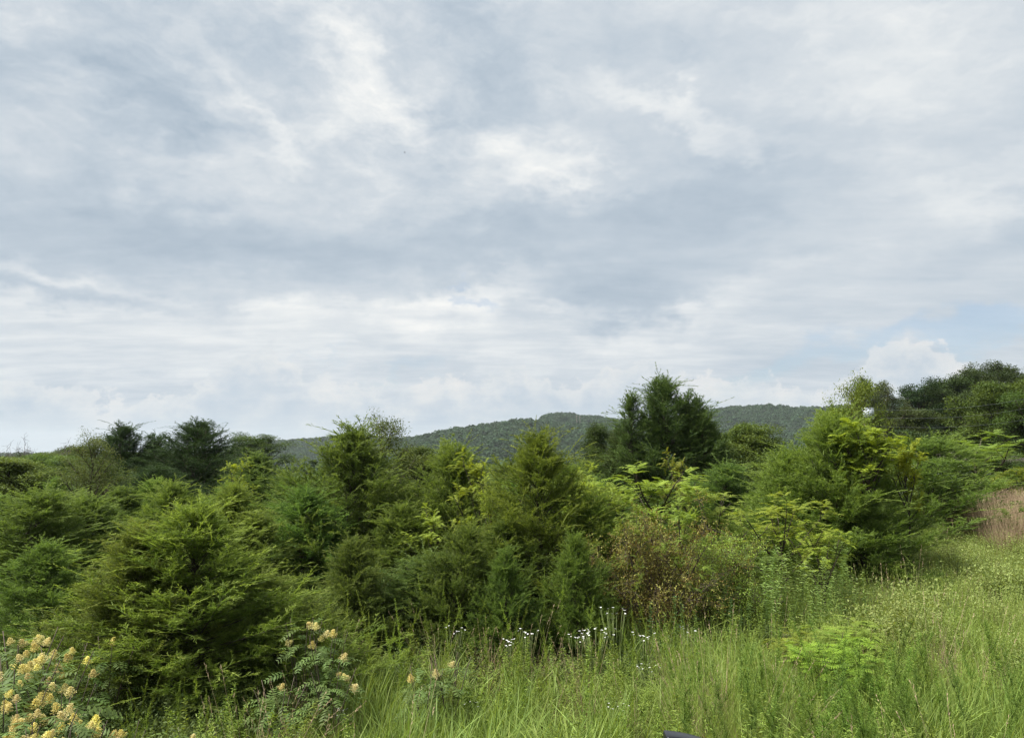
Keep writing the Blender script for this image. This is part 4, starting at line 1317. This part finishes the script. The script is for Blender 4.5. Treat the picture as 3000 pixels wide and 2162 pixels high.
def do_scatter(name, x_, y_, q, s, meshes, label, tilt=0.12, zs=None):
    z_ = ground_z(x_, y_)
    n_ = len(x_)
    rot = np.stack([q.normal(0, tilt, n_), q.normal(0, tilt, n_), q.uniform(0, 6.283, n_)], -1)
    scatter(name, np.stack([x_, y_, z_], -1), rot, np.stack([s, s, s if zs is None else zs], -1), meshes, label)




def patch(x_, y_, f=0.6, ph=0.0):
    """smooth patchiness of the meadow, 0..1"""
    v = np.sin(x_ * f * 1.3 + 1.7 * np.sin(y_ * f * .8 + ph) + ph) + np.sin(y_ * f * 1.6 + 1.3 * np.sin(x_ * f * 1.1 + 2 * ph)) + .6 * np.sin(x_ * f * 3.1 - y_ * f * 2.3 + ph)
    return np.clip(0.5 + v / 4.0, 0, 1)


GA = [grass_mesh(140 + i, 28, .54, .012, .11, .95, tmin=.15, tmax=.95) for i in range(3)] + [grass_mesh(143 + i, 16, .66, .019, .10, 1.0, tmin=.35, tmax=1.0) for i in range(3)]
GB = [grass_mesh(150 + i, 28, .82, .013, .07, .5, tmin=.05, tmax=.7) for i in range(3)]
GC = [grass_mesh(156 + i, 22, .8, .007, .10, .30, tmin=.5, tmax=1.0, seedheads=3) for i in range(3)]
x_, y_, px, q = frustum_pts(19000, 4.8, 14.0, -100, 3250, 1.25, 200)
keep = ~((px < 760) & (y_ > 6.2)) & ~((px < 1750) & (y_ > 9.1)) & (px > 420) & ~((px < 1250) & (y_ > 8.6) & (q.uniform(size=len(px)) < .6))
keep &= q.uniform(size=len(x_)) < 0.25 + 0.9 * patch(x_, y_, .8)
x_, y_, px = x_[keep], y_[keep], px[keep]
hz = .40 + .75 * patch(x_, y_, 1.4, 2.0)
do_scatter('grass', x_, y_, q, hz * q.uniform(.75, 1.2, len(x_)), GA, 'lush arching green grass in the foreground', .2)
x_, y_, px, q = frustum_pts(3600, 4.8, 14.0, 600, 3250, 1.25, 207)
keep = ~((px < 1750) & (y_ > 9.6)) & (q.uniform(size=len(x_)) < 2.0 * patch(x_, y_, 1.1, 4.0) - .75)
x_, y_ = x_[keep], y_[keep]
do_scatter('tall_grass', x_, y_, q, q.uniform(.6, 1.1, len(x_)), GB, 'clumps of taller upright grass in the foreground', .12)
x_, y_, px, q = frustum_pts(15000, 7.0, 27.0, 1950, 3300, 1.0, 201)
keep = q.uniform(size=len(x_)) < .15 + .85 * patch(x_, y_, .7, 1.0)
x_, y_ = x_[keep], y_[keep]
do_scatter('meadow_grass', x_, y_, q, q.uniform(.5, .95, len(x_)), GC, 'pale seeded meadow grass on the right', .15)
BM = [bushlet_mesh(170 + i, .75, 520, leaf=.030) for i in range(4)]
x_, y_, px, q = frustum_pts(7000, 8.6, 26.0, 2250, 3300, 1.0, 202)
keep = q.uniform(size=len(x_)) < np.where(px < 2500, .5, 1) * (.25 + .9 * patch(x_, y_, .9, 3.0)) * np.clip((y_ - 9) / 6, 0, 1)
keep &= ~((px < 2560) & (y_ > 13.5))
x_, y_ = x_[keep], y_[keep]
do_scatter('ground_cover', x_, y_, q, (.45 + .75 * patch(x_, y_, 1.3, 5.0)) * q.uniform(.7, 1.3, len(x_)), BM, 'pale small leaved plants covering the right meadow')
x_, y_, px, q = frustum_pts(1500, 5.0, 26.0, 700, 3300, 1.0, 209)
keep = ~((px < 1750) & (y_ > 9.6)) & ~((px < 2500) & (y_ > 12.5)) & (q.uniform(size=len(px)) < 1.5 * patch(x_, y_, 1.0, 6.0) - .35)
x_, y_ = x_[keep], y_[keep]
do_scatter('dry_stalks', x_, y_, q, q.uniform(.45, .95, len(x_)), DT, 'thin dry straw stalks mixed into the green grass', .25)
WS = [weed_mesh(190 + i, .8, 0.012, .075, .014, .5, 4, .3, 'weed', .5, .15) for i in range(4)]
x_, y_, px, q = frustum_pts(5200, 5.0, 25.0, 600, 3300, 1.3, 210)
keep = ~((px < 1750) & (y_ > 9.6)) & ~((px < 2500) & (y_ > 12.5)) & (q.uniform(size=len(px)) < 1.6 * patch(x_, y_, .9, 7.0) - .25)
x_, y_ = x_[keep], y_[keep]
do_scatter('mixed_weeds', x_, y_, q, q.uniform(.5, 1.15, len(x_)), WS, 'mixed leafy weeds growing through the grass', .2)
x_, y_, px, q = frustum_pts(3800, 19.0, 27.0, 2700, 3300, 1.0, 203)
keep = px > 2925 - (y_ - 19.0) * 48
x_, y_ = x_[keep], y_[keep]
do_scatter('dry_grass', x_, y_, q, q.uniform(.9, 1.35, len(x_)), DT, 'reddish tan dry grass at the right edge')
x_, y_, px, q = frustum_pts(3000, 9.4, 30.0, -300, 2500, 1.4, 204)
BD = [bushlet_mesh(180 + i, .8, 300, 'decid', .05) for i in range(3)]
do_scatter('undergrowth', x_, y_, q, q.uniform(.35, .8, len(x_)) * np.clip(y_ / 12, .6, 1.2), BD, 'dark green undergrowth beneath the cedars')
x_, y_, px, q = frustum_pts(1100, 5.0, 9.6, -200, 1000, 1.0, 205)
keep = (px < 700) | (y_ > 8)
do_scatter('low_leaves', x_[keep], y_[keep], q, q.uniform(.35, .7, keep.sum()), BD, 'low leafy plants around the sumac bushes')

# ------------------------------------------------------------------ house, poles, wires, rail, birds


def house():
    p = at(2745, 1330, 50)
    x0, x1 = at(2735, 1330, 42)[0], at(2995, 1330, 42)[0]
    z0 = gz((x0 + x1) / 2, 44) - .2
    o = thing('house', ((x0 + x1) / 2, 44, z0), 'low house with brown roof and white wall hidden behind the trees', 'house')
    hw = (x1 - x0) / 2
    wz = 2.75
    m_ = MB()
    m_.box((-hw, -1.5, 0), (hw * .55, 3, wz))
    link('wall', m_.mesh('house_wall', M['siding']), o)
    m_ = MB()
    yy = [-2.6, .75, 4.0]
    zz = [wz + .02, wz + .6, wz + .02]
    for a_, b_ in ((0, 1), (1, 2)):
        v_ = np.array([[-hw - .3, yy[a_], zz[a_]], [hw + .3, yy[a_], zz[a_]], [hw + .3, yy[b_], zz[b_]], [-hw - .3, yy[b_], zz[b_]],
                       [-hw - .3, yy[a_], zz[a_] + .14], [hw + .3, yy[a_], zz[a_] + .14], [hw + .3, yy[b_], zz[b_] + .14], [-hw - .3, yy[b_], zz[b_] + .14]])
        m_.add(v_, [np.array([[3, 2, 1, 0], [4, 5, 6, 7], [0, 1, 5, 4], [2, 3, 7, 6], [1, 2, 6, 5], [3, 0, 4, 7]])], .5)
    link('roof', m_.mesh('house_roof', M['roof']), o)
    for k, xx in enumerate((-hw * .7, -hw * .1)):
        m_ = MB()
        m_.box((xx - .45, -1.56, .95), (xx + .45, -1.50 - .004, 2.1))
        w_ = link('window', m_.mesh('house_window', M['box']), o)
        m_ = MB()
        m_.box((xx - .38, -1.58, 1.02), (xx + .38, -1.565, 2.03))
        link('pane', m_.mesh('house_pane', M['glass']), w_)
    m_ = MB()
    m_.box((hw * .78, -2.35, 0), (hw * .78 + .62, -1.75, wz))
    link('pillar', m_.mesh('house_pillar', M['grey']), o)


house()


def pole(px, top, D_, label, box=False, r=.13, name='utility_pole'):
    p = at(px, top, D_)
    z0 = gz(p[0], p[1])
    o = thing(name, (p[0], p[1], z0), label, 'pole', 'utility poles')
    h = p[2] - z0
    m_ = MB()
    m_.tube([[0, 0, -.3], [0, 0, h * .5], [0, 0, h]], [r, r * .85, r * .7], 8)
    link('pole', m_.mesh('pole_shaft', M['pole']), o)
    if name == 'ridge_pole':
        m_ = MB()
        m_.box((-1.6, -.16, h - 1.55), (1.6, -.05, h - 1.2))
        link('crossarm', m_.mesh('pole_crossarm', M['pole']), o)
    return o, h


po, ph_ = pole(2533, 1201, 33, 'grey utility pole carrying the white box behind the yellow leaved sapling')
m_ = MB()
zb = at(2533, 1231, 33)[2] - po.location[2]
m_.box((-.21, -.42, zb), (.21, -.165, zb + .50))
m_.box((-.23, -.43, zb + .50), (.23, -.155, zb + .54))
m_.box((-.33, -.30, zb + .2), (-.212, -.26, zb + .26))
m_.box((.212, -.30, zb + .2), (.33, -.26, zb + .26))
link('box', m_.mesh('pole_box', M['box']), po)
pole(1690, 1216, 880, 'left one of two thin pale poles on the hill ridge', r=.45, name='ridge_pole')
pole(1699, 1218, 880, 'right one of two thin pale poles on the hill ridge', r=.45, name='ridge_pole')
WIRES = [((2120, 1246, 150), (2533, 1240, 33.0), 'lowest thin wire crossing the hill left of the white box', .4), ((2533, 1246, 33), (3150, 1195, 45), 'lowest power line in front of the right wood', .5),
         ((2533, 1222, 33), (3150, 1160, 45), 'middle power line in front of the right wood', .5), ((2533, 1200, 33), (3150, 1130, 45), 'upper power line in front of the right wood', .5)]
for a_, b_, lb, sag in WIRES:
    A, B = at(*a_), at(*b_)
    u = np.linspace(0, 1, 20)[:, None]
    pts_ = A * (1 - u) + B * u - UP * (4 * sag * u * (1 - u))
    m_ = MB()
    m_.tube(pts_, .0042, 4)
    tag(link('power_line', m_.mesh('power_line', M['wire'])), lb, 'wire', 'power lines')

# dead snag on the left skyline
q = np.random.default_rng(300)
m_ = MB()
u = np.linspace(0, 1, 6)[:, None]
m_.tube(UP * u * 4.2 + q.normal(size=(6, 3)) * .04, .06 * (1 - .85 * u[:, 0]), 5)
for k in range(26):
    z_ = q.uniform(1.6, 4.1)
    d_ = unit(np.array([q.normal(), q.normal(), .7]))
    L_ = (4.6 - z_) * .38
    pth = UP * z_ + d_ * (L_ * u) + np.cumsum(q.normal(size=(6, 3)) * .04, 0)
    m_.tube(pth, .018 * (1 - .8 * u[:, 0]), 3)
    for _ in range(4):
        s_ = pth[q.integers(2, 6)]
        m_.tube(np.stack([s_, s_ + unit(d_ + q.normal(size=3) * .6) * .3, s_ + unit(d_ + q.normal(size=3) * .6) * .5]), .007, 3)
snag = m_.mesh('snag', M['pole'])
for px, tp_, D_, lb in ((75, 1290, 40, 'bare grey dead tree on the skyline at left'), (20, 1308, 42, 'smaller bare dead tree at the left edge'), (190, 1300, 46, 'bare dead twigs right of the bare grey dead tree')):
    p = at(px, tp_, D_)
    z0 = gz(p[0], p[1])
    o = link('dead_tree', snag)
    o.location = (p[0], p[1], z0)
    s = (p[2] - z0) / 4.4
    o.scale = (s * .8, s * .8, s)
    o.rotation_euler = (0, 0, px)
    tag(o, lb, 'tree', 'dead trees')

# black rail end at the bottom edge of the picture
A = at(1955, 2143, 1.6) - np.array([0, 0, 0.011])
m_ = MB()
prof = []
w_ = at(2175, 2142, 1.6)[0] - A[0]
n_ = 14
for i_ in range(n_):
    u = i_ / (n_ - 1)
    prof.append((A[0] + w_ * u, A[2] - 0.008 * u - 0.040 * u ** 2))
th_ = 0.05
v_ = []
for (xx, zz) in prof:
    for (yy, dz_) in ((1.6, -.006), (1.606, 0), (1.644, 0), (1.65, -.006), (1.65, -.11), (1.6, -.11)):
        v_.append((xx, yy, zz + dz_))
v_ = np.array(v_)
f_ = []
for i_ in range(n_ - 1):
    for k in range(6):
        f_.append([i_ * 6 + k, i_ * 6 + (k + 1) % 6, (i_ + 1) * 6 + (k + 1) % 6, (i_ + 1) * 6 + k])
m_.add(v_, [np.array(f_)[:, ::-1], np.arange(6)[None], (np.arange(6) + (n_ - 1) * 6)[None, ::-1]], .5)
root = thing('rail', (0, 0, 0), 'smooth black rail end with grey sheen at the bottom edge of the view', 'rail')
bar = link('top_bar', m_.mesh('rail_bar', M['black']), root)
bv = bar.modifiers.new('bevel', 'BEVEL')
bv.width = .004
bv.segments = 2
m_ = MB()
m_.box((A[0] + .06, 1.61, -.1), (A[0] + .10, 1.64, A[2] - .10))
link('post', m_.mesh('rail_post', M['black']), root)


def bird(px, py, D_, span, label):
    p = at(px, py, D_)
    o = thing('bird', p, label, 'bird', 'birds in the sky')
    b_ = MB()
    y_ = np.linspace(-.5, .5, 7)
    b_.tube(np.stack([y_ * .9, y_ * 0, y_ * 0.1], -1) * span, np.array([.01, .05, .09, .1, .08, .05, .01]) * span, 6)
    link('body', b_.mesh('bird_body', M['bird']), o)
    for sg in (1, -1):
        w_ = MB()
        v_ = np.array([[.18, 0, .05], [-.16, 0, .05], [.10, .28 * sg, .30], [-.12, .26 * sg, .28], [-.08, .5 * sg, .62]]) * span
        w_.add(np.concatenate([v_, v_ + np.array([0, 0, .02 * span])]), [np.array([[0, 1, 3, 2], [5, 7, 8, 6]]), np.array([[2, 3, 4], [7, 9, 8]])], .5)
        link('wing', w_.mesh('bird_wing', M['bird']), o)


bird(1186, 448, 60, .17, 'small dark bird flying below the bright clouds')
bird(1999, 123, 140, .15, 'tiny dark bird high up in the grey cloud on the right')

# ------------------------------------------------------------------ air
HAZE_DENSITY = 0.0001
m = bpy.data.materials.new('haze_air')
m.use_nodes = True
t = m.node_tree
t.nodes.clear()
q = NG(t)
pv = q.n('ShaderNodeVolumePrincipled')
pv.inputs['Color'].default_value = (0.86, 0.93, 1.0, 1)
pv.inputs['Density'].default_value = HAZE_DENSITY
pv.inputs['Anisotropy'].default_value = 0.2
o_ = q.n('ShaderNodeOutputMaterial')
t.links.new(pv.outputs[0], o_.inputs['Volume'])
zlo = float(Z.min()) - 1.5
zhi = float(Z.max()) + 16
m_ = MB()
m_.box((-2650, -2650, zlo), (2650, 2650, zhi))
tag(link('haze', m_.mesh('haze', m)), 'thin pale summer haze over the valley', None, None, 'stuff')
tris = sum(sum(len(p.vertices) - 2 for p in me.polygons) if len(me.polygons) < 1000 else len(me.polygons) * 1.3 for me in bpy.data.meshes)
print('meshes', len(bpy.data.meshes), 'objects', len(SC.objects), 'tris about', int(tris))
